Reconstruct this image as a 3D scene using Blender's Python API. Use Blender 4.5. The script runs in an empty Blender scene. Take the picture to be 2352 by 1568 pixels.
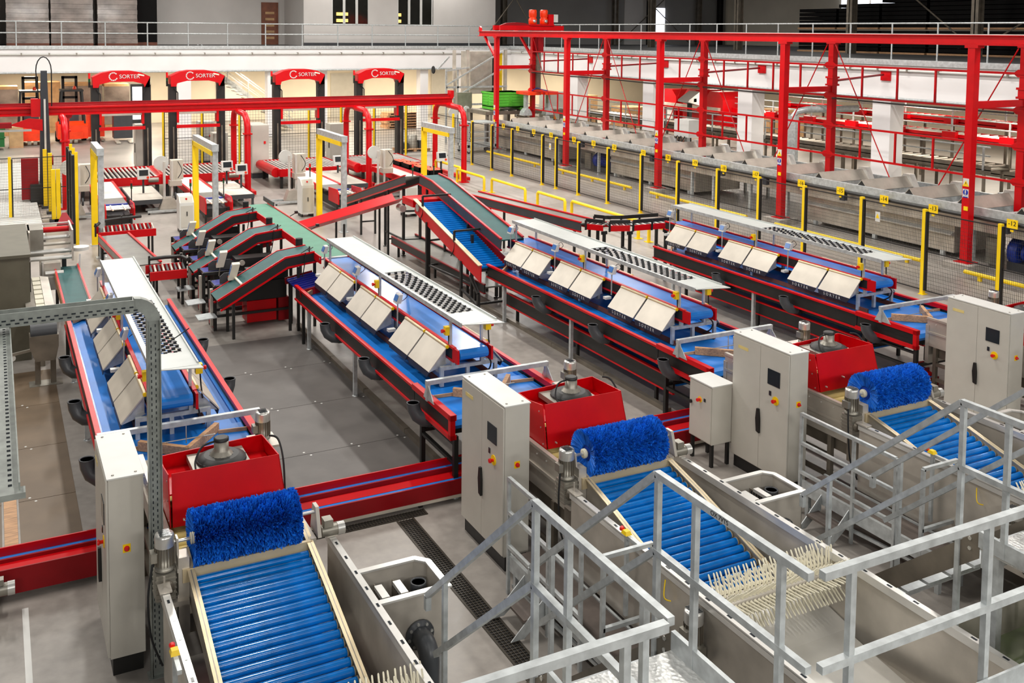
import bpy, math, random
from mathutils import Vector, Matrix
random.seed(7)
S = bpy.context.scene
C = bpy.context.collection
# ---------------------------------------------------------------- camera, world, light, exposure
cam = bpy.data.cameras.new('camera'); camo = bpy.data.objects.new('camera', cam); C.objects.link(camo)
cam.sensor_width = 36.0; cam.lens = 34.547
cam.shift_x = 0.0323; cam.shift_y = -0.2394
cam.clip_end = 400
_R = ((0.8964106, -0.4431487, 0.0081994), (-0.0219791, -0.0629213, -0.9977764), (0.4426793, 0.8942372, -0.0661433))
camo.matrix_world = Matrix(((_R[0][0], -_R[1][0], -_R[2][0], 0), (_R[0][1], -_R[1][1], -_R[2][1], 0), (_R[0][2], -_R[1][2], -_R[2][2], 7.0), (0, 0, 0, 1)))
S.camera = camo
W = bpy.data.worlds.new('world'); S.world = W; W.use_nodes = True
bg = W.node_tree.nodes['Background']; bg.inputs[0].default_value = (1.0, 0.97, 0.93, 1); bg.inputs[1].default_value = 0.11
S.view_settings.view_transform = 'Standard'; S.view_settings.look = 'None'
S.view_settings.gamma = 1.0; S.view_settings.use_curve_mapping = False
S.view_settings.exposure = 0.0
S.cycles.max_bounces = 6; S.cycles.diffuse_bounces = 3; S.cycles.glossy_bounces = 3; S.cycles.transparent_max_bounces = 8
S.cycles.caustics_reflective = False; S.cycles.caustics_refractive = False
S.cycles.use_denoising = True

def lamp(name, loc, sx, sy, power, col=(1, 0.96, 0.9), down=True):
    l = bpy.data.lights.new(name, 'AREA'); l.shape = 'RECTANGLE'; l.size = sx; l.size_y = sy
    l.energy = power; l.color = col
    o = bpy.data.objects.new(name, l); C.objects.link(o); o.location = loc
    return o
for lx in (-3, 4.5, 12.5, 20.5, 28.5):          # rows of hall lamps under the roof
    for ly, pw in ((2, 120), (15, 520), (28, 820), (41, 900), (54, 900)):
        lamp('hall_and_fill_lamp', (lx, ly, 12.2), 0.5, 4.5, pw)
for lx in (-5, 4, 13, 22):                      # added fill lamps behind the camera, tilted to brighten faces turned to it
    l_ = lamp('hall_and_fill_lamp', (lx, -5, 9.0), 4.0, 1.0, 620, (1, 0.97, 0.92)); l_.rotation_euler = (math.radians(52), 0, math.radians(-20))
for lx in (2, 9, 16, 23, 30, 38, 46):           # lamps under the gallery at the far end
    for ly in (66.5, 71.5):
        lamp('gallery_lamp', (lx, ly, 4.15), 1.4, 1.4, 330, (1, 0.88, 0.68))
for ly in (20, 28, 36, 44, 52, 60):             # lamps under the side gallery
    for lx in (38, 44, 50):
        lamp('gallery_lamp', (lx, ly, 4.15), 1.4, 1.4, 260, (1, 0.92, 0.78))
for lx in (3, 12, 21, 30):
    lamp('upper_hall_lamp', (lx, 64.9, 12.0), 2.5, 0.6, 170, (1, 0.97, 0.92))
for ly in (25, 45, 60):
    lamp('upper_hall_lamp', (46, ly, 11.5), 0.6, 4, 120, (1, 0.97, 0.92))
# ---------------------------------------------------------------- helpers
def srgb(c):
    return tuple(((x/255)/12.92 if x/255 <= 0.04045 else ((x/255+0.055)/1.055)**2.4) for x in c) + (1.0,)
M = {}
def mat(name, rgb, rough=0.5, metal=0.0, var=0.06, scale=3.0, bump=0.0, bscale=40.0, spec=None, trans=0.0, coat=0.0, emit=0.0, stretch=None):
    m = bpy.data.materials.new(name); m.use_nodes = True; nt = m.node_tree; b = nt.nodes['Principled BSDF']
    col = srgb(rgb); b.inputs['Roughness'].default_value = rough; b.inputs['Metallic'].default_value = metal
    b.inputs['Base Color'].default_value = col
    if spec is not None: b.inputs['Specular IOR Level'].default_value = spec
    if coat: b.inputs['Coat Weight'].default_value = coat; b.inputs['Coat Roughness'].default_value = 0.08
    if trans: b.inputs['Transmission Weight'].default_value = trans
    if emit: b.inputs['Emission Color'].default_value = col; b.inputs['Emission Strength'].default_value = emit
    tc = nt.nodes.new('ShaderNodeTexCoord'); src = tc.outputs['Object']
    if stretch:
        mp = nt.nodes.new('ShaderNodeMapping'); mp.inputs['Scale'].default_value = stretch
        nt.links.new(src, mp.inputs[0]); src = mp.outputs[0]
    if var:
        n = nt.nodes.new('ShaderNodeTexNoise'); n.inputs['Scale'].default_value = scale; n.inputs['Detail'].default_value = 5
        nt.links.new(src, n.inputs['Vector'])
        r = nt.nodes.new('ShaderNodeValToRGB')
        r.color_ramp.elements[0].position = 0.3; r.color_ramp.elements[1].position = 0.7
        r.color_ramp.elements[0].color = tuple(max(0, x*(1-var*2)) for x in col[:3]) + (1,)
        r.color_ramp.elements[1].color = tuple(min(1, x*(1+var*2)) for x in col[:3]) + (1,)
        nt.links.new(n.outputs['Fac'], r.inputs[0]); nt.links.new(r.outputs[0], b.inputs['Base Color'])
    if bump:
        n2 = nt.nodes.new('ShaderNodeTexNoise'); n2.inputs['Scale'].default_value = bscale
        nt.links.new(src, n2.inputs['Vector'])
        bp = nt.nodes.new('ShaderNodeBump'); bp.inputs['Strength'].default_value = bump; bp.inputs['Distance'].default_value = 0.01
        nt.links.new(n2.outputs['Fac'], bp.inputs['Height']); nt.links.new(bp.outputs[0], b.inputs['Normal'])
    M[name] = m; return m
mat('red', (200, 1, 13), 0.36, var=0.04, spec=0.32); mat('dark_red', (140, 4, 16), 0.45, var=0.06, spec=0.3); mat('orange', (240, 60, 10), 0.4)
mat('black', (24, 23, 22), 0.5, var=0.15); mat('rubber', (20, 20, 22), 0.75); mat('dark_grey', (58, 60, 64), 0.5)
mat('belt_blue', (14, 118, 208), 0.42, var=0.07, scale=1.2); mat('belt_light_blue', (40, 126, 214), 0.2, var=0.08, scale=1.5)
mat('belt_green', (22, 78, 78), 0.6, var=0.08, bump=0.15, bscale=150); mat('belt_green_pale', (70, 128, 104), 0.6, var=0.05, bump=0.1, bscale=120)
mat('belt_grey', (112, 112, 106), 0.35, var=0.1); mat('deep_blue', (26, 34, 128), 0.35, var=0.1)
mat('roller_blue', (2, 108, 190), 0.16, var=0.1, scale=6); mat('brush_blue', (16, 116, 240), 0.6, var=0.2, scale=14); mat('brush_core', (8, 70, 190), 0.7)
mat('steel', (196, 189, 178), 0.36, 0.4, var=0.09, scale=2.2); mat('steel_dark', (122, 114, 102), 0.42, 0.4, var=0.12)
mat('steel_bright', (220, 218, 213), 0.28, 0.4, var=0.08, scale=1.5, bump=0.12, bscale=6)
mat('galvanised', (190, 195, 196), 0.4, 0.4, var=0.1, scale=9); mat('chrome', (205, 204, 200), 0.3, 0.7, var=0.03)
mat('white', (212, 212, 208), 0.4, var=0.02); mat('white_wall', (236, 234, 234), 0.7, var=0.025, scale=0.6); mat('shelf_white', (186, 190, 187), 0.35, var=0.03)
mat('cabinet_grey', (194, 190, 180), 0.45, var=0.02, bump=0.05, bscale=220); mat('plate_beige', (202, 194, 180), 0.4, 0.1, var=0.04)
mat('foam_yellow', (228, 206, 132), 0.75, var=0.08); mat('ivory', (236, 230, 208), 0.5, var=0.04); mat('cream_metal', (214, 196, 160), 0.38, 0.35, var=0.06)
mat('yellow', (248, 208, 6), 0.45, var=0.03); mat('button_red', (222, 20, 24), 0.35); mat('wood', (190, 146, 106), 0.6, var=0.16, scale=5, stretch=(1, 8, 8)); mat('wood_dark', (112, 62, 44), 0.6, var=0.15)
mat('pvc_grey', (70, 73, 77), 0.35, var=0.05); mat('screen', (36, 42, 48), 0.15); mat('lcd', (70, 120, 190), 0.2)
mat('motor_grey', (150, 146, 136), 0.4, 0.6, var=0.08); mat('pump_blue', (18, 50, 150), 0.4); mat('bin_green', (92, 196, 58), 0.5, var=0.05)
mat('beige_wall', (238, 228, 208), 0.75, var=0.03, scale=0.5); mat('upper_wall', (206, 202, 198), 0.75, var=0.03, scale=0.5); mat('upper_wall_dark', (150, 148, 145), 0.8, var=0.04, scale=0.4)
mat('door_wood', (120, 66, 40), 0.5, var=0.12); mat('wrap', (132, 120, 113), 0.18, var=0.2, scale=1.2, bump=0.6, bscale=5, coat=0.3); mat('cardboard', (186, 150, 108), 0.7, var=0.08)
mat('crate_black', (13, 12, 12), 0.6, var=0.1, spec=0.1); mat('apple', (226, 92, 60), 0.35, var=0.25, scale=9); mat('sign_blue', (20, 40, 160), 0.4)
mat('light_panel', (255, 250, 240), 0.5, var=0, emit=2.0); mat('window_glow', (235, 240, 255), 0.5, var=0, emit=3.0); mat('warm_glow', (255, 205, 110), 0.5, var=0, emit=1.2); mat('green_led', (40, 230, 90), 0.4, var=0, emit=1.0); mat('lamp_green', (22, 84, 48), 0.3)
mat('dark_glass', (30, 30, 26), 0.08, var=0.1); mat('water', (120, 132, 96), 0.08, var=0.1, scale=2); mat('wire', (44, 44, 44), 0.5, 0.3, var=0); mat('grate', (70, 64, 56), 0.5, 0.5, var=0.1)
mat('sheet_warm_lit', (112, 95, 76), 0.5, var=0.1, scale=1.2, spec=0.3); mat('gallery_floor', (92, 92, 92), 0.6); mat('sheet_grey', (98, 94, 91), 0.5, var=0.08, scale=1.6, spec=0.3); mat('concrete_pad', (160, 154, 146), 0.8, var=0.1, scale=4, bump=0.2)
mat('tray_zinc', (146, 151, 146), 0.42, 0.4, var=0.1, scale=9); mat('bagger_olive', (96, 92, 78), 0.5, 0.2, var=0.06); mat('dark_panel', (44, 46, 54), 0.45); mat('deck_dark', (96, 86, 80), 0.55, var=0.12, scale=4)
def acrylic():
    m = bpy.data.materials.new('acrylic'); m.use_nodes = True; nt = m.node_tree; b = nt.nodes['Principled BSDF']
    b.inputs['Base Color'].default_value = (0.92, 0.95, 1, 1); b.inputs['Roughness'].default_value = 0.05; b.inputs['Alpha'].default_value = 0.16
    M['acrylic'] = m
acrylic()
def floor_mat():
    m = bpy.data.materials.new('concrete'); m.use_nodes = True; nt = m.node_tree; b = nt.nodes['Principled BSDF']
    tc = nt.nodes.new('ShaderNodeTexCoord')
    n1 = nt.nodes.new('ShaderNodeTexNoise'); n1.inputs['Scale'].default_value = 0.35; n1.inputs['Detail'].default_value = 8
    n2 = nt.nodes.new('ShaderNodeTexNoise'); n2.inputs['Scale'].default_value = 6; n2.inputs['Detail'].default_value = 6
    for n in (n1, n2): nt.links.new(tc.outputs['Object'], n.inputs['Vector'])
    mx = nt.nodes.new('ShaderNodeMix'); mx.data_type = 'FLOAT'; mx.inputs[0].default_value = 0.35
    nt.links.new(n1.outputs['Fac'], mx.inputs[2]); nt.links.new(n2.outputs['Fac'], mx.inputs[3])
    r = nt.nodes.new('ShaderNodeValToRGB'); e = r.color_ramp.elements
    e[0].position = 0.35; e[0].color = srgb((130, 125, 119)); e[1].position = 0.65; e[1].color = srgb((168, 161, 154))
    nt.links.new(mx.outputs[0], r.inputs[0]); nt.links.new(r.outputs[0], b.inputs['Base Color'])
    rr = nt.nodes.new('ShaderNodeMapRange'); rr.inputs['To Min'].default_value = 0.28; rr.inputs['To Max'].default_value = 0.5
    nt.links.new(n2.outputs['Fac'], rr.inputs['Value']); nt.links.new(rr.outputs[0], b.inputs['Roughness'])
    M['concrete'] = m
floor_mat()
def checker_mat():
    m = bpy.data.materials.new('tread_plate'); m.use_nodes = True; nt = m.node_tree; b = nt.nodes['Principled BSDF']
    b.inputs['Base Color'].default_value = srgb((205, 206, 204)); b.inputs['Metallic'].default_value = 0.6; b.inputs['Roughness'].default_value = 0.35
    tc = nt.nodes.new('ShaderNodeTexCoord'); v = nt.nodes.new('ShaderNodeTexVoronoi'); v.inputs['Scale'].default_value = 26
    nt.links.new(tc.outputs['Object'], v.inputs['Vector'])
    bp = nt.nodes.new('ShaderNodeBump'); bp.inputs['Strength'].default_value = 0.6; bp.inputs['Distance'].default_value = 0.01
    nt.links.new(v.outputs['Distance'], bp.inputs['Height']); nt.links.new(bp.outputs[0], b.inputs['Normal'])
    M['tread_plate'] = m
checker_mat()
ORG = {}
class MB:
    def __init__(s): s.v = []; s.f = []; s.sm = []
    def _add(s, vs, fs, sm=False):
        n = len(s.v); s.v.extend(tuple(x) for x in vs); s.f.extend(tuple(i+n for i in f) for f in fs); s.sm.extend([sm]*len(fs)); return s
    def box(s, x0, x1, y0, y1, z0, z1):
        if x1 < x0: x0, x1 = x1, x0
        if y1 < y0: y0, y1 = y1, y0
        if z1 < z0: z0, z1 = z1, z0
        return s._add([(x0,y0,z0),(x1,y0,z0),(x1,y1,z0),(x0,y1,z0),(x0,y0,z1),(x1,y0,z1),(x1,y1,z1),(x0,y1,z1)],
               [(0,3,2,1),(4,5,6,7),(0,1,5,4),(1,2,6,5),(2,3,7,6),(3,0,4,7)])
    def hexa(s, p):   # 8 points: bottom 4 ccw, top 4 ccw
        return s._add(p, [(0,3,2,1),(4,5,6,7),(0,1,5,4),(1,2,6,5),(2,3,7,6),(3,0,4,7)])
    def slab(s, q, t):  # quad q (4 pts) thickened along its normal by t
        q = [Vector(a) for a in q]; n = (q[1]-q[0]).cross(q[3]-q[0]).normalized()*t
        return s.hexa([a-n for a in q]+q) if t > 0 else s.hexa(q+[a-n for a in q])
    def bar(s, p, q, w, h=None, up=(0,0,1)):
        h = h or w; p = Vector(p); q = Vector(q); d = (q-p)
        if d.length < 1e-6: return s
        d.normalize(); u = Vector(up)
        if abs(d.dot(u)) > 0.99: u = Vector((0,1,0))
        a = d.cross(u).normalized(); b = a.cross(d).normalized(); a *= w/2; b *= h/2
        return s.hexa([p-a-b, p+a-b, q+a-b, q-a-b, p-a+b, p+a+b, q+a+b, q-a+b])
    def tube(s, p, q, r, n=10, r2=None, cap=True):
        p = Vector(p); q = Vector(q); r2 = r if r2 is None else r2; d = (q-p).normalized()
        u = Vector((0,0,1)) if abs(d.z) < 0.9 else Vector((1,0,0)); a = d.cross(u).normalized(); b = d.cross(a)
        ra = []; rb = []
        for i in range(n):
            t = 2*math.pi*i/n; o = a*math.cos(t)+b*math.sin(t); ra.append(p+o*r); rb.append(q+o*r2)
        s._add(ra+rb, [(i, (i+1) % n, n+(i+1) % n, n+i) for i in range(n)], n > 6)
        if cap:
            s._add(ra, [tuple(range(n-1, -1, -1))]); s._add(rb, [tuple(range(n))])
        return s
    def path(s, pts, r, n=8, cap=True):
        pts = [Vector(p) for p in pts]; rings = []; u = None
        for i, p in enumerate(pts):
            d = (pts[min(i+1, len(pts)-1)]-pts[max(i-1, 0)]).normalized()
            if u is None: u = Vector((0,0,1)) if abs(d.z) < 0.9 else Vector((1,0,0))
            a = d.cross(u).normalized(); u = a.cross(d).normalized(); rr = r[i] if isinstance(r, (list, tuple)) else r
            rings.append([p+(a*math.cos(2*math.pi*k/n)+u*math.sin(2*math.pi*k/n))*rr for k in range(n)])
        vs = [x for rg in rings for x in rg]; fs = []
        for i in range(len(rings)-1):
            for k in range(n): fs.append((i*n+k, i*n+(k+1) % n, (i+1)*n+(k+1) % n, (i+1)*n+k))
        s._add(vs, fs, True)
        if cap: s._add(rings[0], [tuple(range(n-1, -1, -1))]); s._add(rings[-1], [tuple(range(n))])
        return s
    def ext(s, poly, ax, a, b):  # extrude a 2D polygon along axis
        f = {'x': lambda t, p: (t, p[0], p[1]), 'y': lambda t, p: (p[0], t, p[1]), 'z': lambda t, p: (p[0], p[1], t)}[ax]
        n = len(poly); A = [f(a, p) for p in poly]; B = [f(b, p) for p in poly]
        s._add(A+B, [(i, (i+1) % n, n+(i+1) % n, n+i) for i in range(n)]); s._add(A, [tuple(range(n-1, -1, -1))]); s._add(B, [tuple(range(n))]); return s
    def band(s, pts, ax, a, b, t):  # a strip along a 2D polyline (list), thickness t downward/normal, extruded along ax
        up = []; n = len(pts)
        for i in range(n):
            p0 = pts[max(i-1, 0)]; p1 = pts[min(i+1, n-1)]; dx, dy = p1[0]-p0[0], p1[1]-p0[1]; L = math.hypot(dx, dy) or 1
            up.append((pts[i][0]+dy/L*t, pts[i][1]-dx/L*t))
        for i in range(n-1): s.ext([pts[i], pts[i+1], up[i+1], up[i]], ax, a, b)
        return s
    def lathe(s, c, prof, n=16, ax='z'):
        rings = []
        for r, z in prof:
            rg = []
            for k in range(n):
                t = 2*math.pi*k/n; x, y = r*math.cos(t), r*math.sin(t)
                rg.append({'z': (c[0]+x, c[1]+y, c[2]+z), 'x': (c[0]+z, c[1]+x, c[2]+y), 'y': (c[0]+y, c[1]+z, c[2]+x)}[ax])
            rings.append(rg)
        vs = [x for rg in rings for x in rg]; fs = []
        for i in range(len(rings)-1):
            for k in range(n): fs.append((i*n+k, i*n+(k+1) % n, (i+1)*n+(k+1) % n, (i+1)*n+k))
        s._add(vs, fs, True); s._add(rings[0], [tuple(range(n-1, -1, -1))]); s._add(rings[-1], [tuple(range(n))]); return s
    def o(s, name, m, parent=None, kind=None, label=None, raw=False):
        me = bpy.data.meshes.new(name); org = ORG.get(parent.name, (0,0,0)) if parent and not raw else (0,0,0)
        vs = [(a-org[0], b-org[1], c-org[2]) for a, b, c in s.v]
        me.from_pydata(vs, [], s.f); me.polygons.foreach_set('use_smooth', s.sm); me.materials.append(M[m]); me.update()
        ob = bpy.data.objects.new(name, me); C.objects.link(ob)
        if parent: ob.parent = parent; ORG[ob.name] = org
        if kind: ob['kind'] = kind
        if label: ob['label'] = label
        return ob
def B(*a): return MB().box(*a)
def thing(name, label, cat, loc, group=None):
    o = bpy.data.objects.new(name, None); C.objects.link(o); o.location = loc; o.empty_display_size = 0.2
    ORG[o.name] = tuple(loc); o['label'] = label; o['category'] = cat
    if group: o['group'] = group
    return o
def inst(src, parent, off=(0,0,0), rot=None, name=None):   # a further part sharing mesh data
    c = src.copy(); C.objects.link(c); c.parent = parent; c.location = off
    if rot: c.rotation_euler = rot
    ORG[c.name] = ORG.get(parent.name, (0,0,0)); return c
def dup(root, d, label, name=None, group=None):
    def rec(o, par):
        c = o.copy(); C.objects.link(c)
        if par: c.parent = par
        for ch in o.children: rec(ch, c)
        return c
    r = rec(root, None); r.location = Vector(root.location)+Vector(d); r['label'] = label
    ORG[r.name] = tuple(r.location)
    if group: r['group'] = group
    return r
def struct(name, mb, m, parent=None):
    o = mb.o(name, m, parent)
    if not parent: o['kind'] = 'structure'
    return o
def text(s, size, loc, rot, m, parent, name='lettering', ext=0.002, align='CENTER', sy=1.0):
    cu = bpy.data.curves.new(name, 'FONT'); cu.body = s; cu.size = size; cu.extrude = ext; cu.align_x = align; cu.align_y = 'CENTER'
    o = bpy.data.objects.new(name, cu); C.objects.link(o); dg = bpy.context.evaluated_depsgraph_get()
    me = bpy.data.meshes.new_from_object(o.evaluated_get(dg)); bpy.data.objects.remove(o); me.materials.append(M[m])
    o = bpy.data.objects.new(name, me); C.objects.link(o); o['kind'] = 'stuff'
    org = ORG.get(parent.name, (0,0,0)); o.parent = parent; o.location = Vector(loc)-Vector(org); o.rotation_euler = rot
    ORG[o.name] = org
    return o
def cable(pts, r, m, parent, name='cable'):
    # smooth polyline (Catmull-Rom)
    P = [Vector(p) for p in pts]; out = []
    for i in range(len(P)-1):
        a = P[max(i-1, 0)]; b = P[i]; c = P[i+1]; d = P[min(i+2, len(P)-1)]
        for k in range(6):
            t = k/6; out.append(0.5*((2*b)+(c-a)*t+(2*a-5*b+4*c-d)*t*t+(3*b-a-3*c+d)*t**3))
    out.append(P[-1]); return MB().path(out, r, 6).o(name, m, parent)
# ---------------------------------------------------------------- the building
fl = struct('floor', B(-16, 66, -6, 90, -0.2, 0.0), 'concrete')
MB().box(3.5, 6.28, 13.35, 21.7, 0, .002).box(.2, .98, 13.6, 21.6, 0, .002).o('sheet_underlay', 'black', fl)
for (x0, x1, ys, m_) in ((0.2, 0.98, (13.6, 15.6, 17.6, 19.6, 21.6), 'sheet_warm_lit'), (-3.4, -.03, (13.6, 15.6, 17.6, 19.6, 21.6), 'sheet_warm_lit'), (3.5, 6.28, (13.35, 15.4, 17.5, 19.6, 21.7), 'sheet_grey')):  # brown of the outer sheets puts the warm light there into their colour
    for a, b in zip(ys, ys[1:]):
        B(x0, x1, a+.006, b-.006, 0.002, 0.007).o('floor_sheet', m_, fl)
B(0.0, .17, 13.45, 21.6, 0, .012).o('edge_board', 'wood', fl)
fix = MB()
for (x0, x1, ys) in ((0.2, 0.98, (13.6, 15.6, 17.6, 19.6)), (3.5, 6.28, (13.35, 15.4, 17.5, 19.6))):
    for y in ys:
        x = x0+0.15
        while x < x1:
            fix.lathe((x, y+.08, 0.007), [(0.022, 0), (0.02, 0.003)], 6); fix.lathe((x+.08, y-.06, 0.006), [(0.022, 0), (0.02, 0.003)], 6); x += 0.83
fix.o('screw_head', 'white', fl, kind='stuff')
B(0.17, 0.24, 9.6, 12.65, 0, 0.004).o('floor_stripe', 'white', fl)
struct('wall_back', B(-16, 66, 76, 76.3, 0, 4.4), 'beige_wall')
struct('wall_left', B(-16.3, -16, 40, 90, 0, 4.3), 'beige_wall')
struct('wall_right', B(62, 62.3, -6, 90, 0, 12), 'beige_wall')
struct('wall_upper', B(-16, 19.2, 71, 71.3, 5.9, 12.3), 'upper_wall')
ow = struct('wall_office', MB().box(19.2, 21.2, 66, 66.2, 5.9, 12.3).box(23.9, 26.1, 66, 66.2, 5.9, 12.3).box(28.9, 34, 66, 66.2, 5.9, 12.3).box(21.2, 23.9, 66, 66.2, 5.9, 7.35).box(26.1, 28.9, 66, 66.2, 5.9, 7.35).box(21.2, 23.9, 66, 66.2, 9.6, 12.3).box(26.1, 28.9, 66, 66.2, 9.6, 12.3).box(19.2, 19.4, 66.2, 71, 5.9, 12.3), 'upper_wall')
struct('baseboard_office', B(19.2, 34, 65.97, 66, 5.9, 6.1), 'dark_grey')
struct('wall_hall_far', B(34, 66, 73, 73.3, 5.9, 12.5), 'upper_wall_dark')
struct('ceiling', MB().box(-16, 66, 63.6, 90, 12.4, 12.6).box(34.1, 66, -6, 63.6, 12.4, 12.6), 'upper_wall_dark')
for i, x0 in enumerate((21.2, 26.1)):
    w = struct('window_%d' % (i+1), MB().box(x0, x0+2.75, 66.02, 66.14, 7.35, 7.43).box(x0, x0+2.75, 66.02, 66.14, 9.5, 9.6).box(x0, x0+.08, 66.02, 66.14, 7.35, 9.6).box(x0+2.67, x0+2.75, 66.02, 66.14, 7.35, 9.6).box(x0+.82, x0+1.0, 66.02, 66.14, 7.35, 9.6).box(x0+1.75, x0+1.93, 66.02, 66.14, 7.35, 9.6), 'white')
    for a, b in ((.08, .82), (1.0, 1.75), (1.93, 2.67)):
        B(x0+a, x0+b, 66.06, 66.08, 7.43, 9.5).o('pane', 'dark_glass', w)
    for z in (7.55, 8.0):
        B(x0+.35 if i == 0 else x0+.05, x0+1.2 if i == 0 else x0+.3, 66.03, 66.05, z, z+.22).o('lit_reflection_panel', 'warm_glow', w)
d = struct('door_1', MB().box(17.5, 17.6, 70.9, 71.0, 5.9, 8.85).box(18.62, 18.72, 70.9, 71.0, 5.9, 8.85).box(17.5, 18.72, 70.9, 71.0, 8.85, 8.95), 'door_wood')
B(17.6, 18.62, 70.93, 70.99, 5.9, 8.85).o('door_leaf', 'door_wood', d)
for z in (6.3, 6.75, 7.2, 7.65, 8.1):
    B(17.78, 18.44, 70.915, 70.93, z, z+.17).o('pane', 'cardboard', d)
struct('door_2', MB().box(15.2, 17.2, 75.85, 76, 0, 3.0), 'window_glow' if False else 'white_wall')
for i, (x, w_, h) in enumerate(((9.0, 1.3, 2.9), (24.4, 2.6, 3.4), (33.2, 3.4, 3.6))):
    dd = struct('door_%d' % (i+3), MB().box(x-.12, x, 75.84, 76, 0, h).box(x+w_, x+w_+.12, 75.84, 76, 0, h).box(x-.12, x+w_+.12, 75.84, 76, h, h+.12), 'cabinet_grey')
    B(x, x+w_, 75.9, 75.96, 0, h).o('door_leaf', 'cabinet_grey' if i else 'screen', dd)
    if i == 0:
        B(x+.15, x+w_-.15, 75.87, 75.9, .3, 1.5).o('pane', 'window_glow', dd); B(x+.15, x+w_-.15, 75.87, 75.9, 1.7, 2.7).o('pane', 'window_glow', dd)
struct('floor_upper', MB().box(-16, 34, 63.75, 90, 5.88, 5.9).box(34.3, 66, -6, 90, 5.88, 5.9), 'gallery_floor')
wc = struct('window_4', MB().box(61.9, 62, 50, 59, 9.0, 9.1).box(61.9, 62, 50, 59, 12.0, 12.1), 'steel_dark')
for k in range(3): B(61.9, 61.95, 50.1+k*3, 52.8+k*3, 9.1, 12.0).o('pane', 'window_glow', wc)
# gallery slabs with white edge beams
struct('floor_gallery', MB().box(-16, 34, 63.75, 90, 4.5, 5.88).box(34.25, 66, -6, 90, 4.5, 5.88), 'white_wall')
b1 = struct('beam_back', MB().box(-16, 34.05, 63.4, 63.75, 4.35, 5.72), 'white_wall')
B(-16, 33.95, 63.3, 63.75, 5.72, 5.93).o('edge_channel', 'galvanised', b1)
MB().tube((-16, 63.28, 5.42), (33.9, 63.28, 5.42), .05).o('pipe', 'white', b1)
MB().tube((-16, 63.34, 4.33), (33.9, 63.34, 4.33), .06).o('conduit', 'galvanised', b1)
cl = B(-.04, .04, 63.23, 63.4, 5.36, 5.5).o('pipe_clip', 'motor_grey', b1)
for k in range(24): inst(cl, b1, (-3+k*1.5, 0, 0))
b2 = struct('beam_right', MB().box(33.95, 34.3, -6, 63.4, 4.35, 5.72), 'white_wall')
B(33.82, 34.3, -6, 63.4, 5.72, 5.95).o('edge_channel', 'galvanised', b2)
MB().tube((33.85, -6, 5.5), (33.85, 63.2, 5.5), .05).o('pipe', 'white', b2)
MB().tube((33.86, -6, 4.32), (33.86, 63.2, 4.32), .06).o('conduit', 'galvanised', b2)
cl = B(33.78, 33.95, -.04, .04, 5.44, 5.58).o('pipe_clip', 'motor_grey', b2)
for k in range(30): inst(cl, b2, (0, 18+k*1.5, 0))
for n, (x, y, w_) in enumerate(((10.8, 64.0, .8), (16.5, 64.0, .85), (20.0, 64.4, .5), (27.2, 64.0, .6), (30.4, 64.0, .7))):
    struct('pillar_%d' % (n+1), B(x-w_/2, x+w_/2, y-.35, y+.35, 0, 4.5), 'white_wall')
for n, (y, w_) in enumerate(((54.8, 1.1), (46.6, 1.0), (38.4, 1.05), (29.9, .95))):
    struct('pillar_%d' % (n+6), B(34.0, 34.8, y-w_/2, y+w_/2, 0, 4.5), 'white_wall')
# guard rails along the gallery edges
def guard(name, label, pts, z0, hts, r=.042, sp=2.45, m='galvanised', extra=True):
    t = thing(name, label, 'railing', (pts[0][0], pts[0][1], z0))
    for h in hts:
        MB().tube((pts[0][0], pts[0][1], z0+h), (pts[1][0], pts[1][1], z0+h), r).o('rail', m, t)
    L = math.dist(pts[0], pts[1]); n = int(L/sp); p0 = None
    for i in range(n+1):
        f = i*sp/L; x = pts[0][0]+(pts[1][0]-pts[0][0])*f; y = pts[0][1]+(pts[1][1]-pts[0][1])*f
        if p0 is None:
            p0 = MB().tube((x, y, z0), (x, y, z0+hts[0]), r).o('post', m, t); X0 = (x, y)
        else: inst(p0, t, (x-X0[0], y-X0[1], 0))
    return t
guard('guard_rail', 'grey tubular guard rail along the back gallery edge below the office windows', ((-1.2, 63.6), (34.0, 63.6)), 5.93, (1.42, .75))
guard('guard_rail', 'grey tubular guard rail along the side gallery edge before the black crates', ((34.2, 63.4), (34.2, 12)), 5.95, (1.52, .78), .035, 2.25)
# steel columns and bracing in the upper hall
for n, (x, y, dk) in enumerate(((38.2, 72.6, 0), (49.3, 72.6, 0), (58.5, 72.6, 0), (44, 60, 0), (44, 50.5, 0), (44, 41, 0), (44, 33, 0), (53, 72.6, 1), (61, 72.6, 1))):
    struct('column_%d' % (n+1), MB().box(x-.22, x+.22, y-.03, y+.03, 5.9, 12.4).box(x-.22, x-.18, y-.2, y+.2, 5.9, 12.4).box(x+.18, x+.22, y-.2, y+.2, 5.9, 12.4), 'black' if dk else 'steel_dark')
for n, (p, q) in enumerate((((33.2, 65.9, 6.6), (37.6, 65.9, 12)), ((33.2+4.4, 65.9, 6.6), (34, 65.9, 12)), ((49.6, 72.5, 6), (57, 72.5, 12)), ((57.5, 72.5, 6), (50, 72.5, 12)), ((44, 33, 6.2), (44, 41, 12)), ((44, 23, 12), (44, 33, 6.2)))):
    struct('trim_%d' % (n+1), MB().tube(p, q, .045, 6), 'steel_dark')
struct('window_3', B(53.9, 54.9, 72.9, 73.0, 6.6, 9.2), 'window_glow'); struct('door_6', B(50.5, 54.9, 72.93, 73.0, 5.9, 12), 'upper_wall')
for i, (a, b, h) in enumerate(((-4.6, -.45, 10.2), (.05, 1.8, 10.2), (2.2, 4.6, 10.2), (4.9, 7.0, 10.2), (7.3, 8.6, 10))):
    pass
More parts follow.
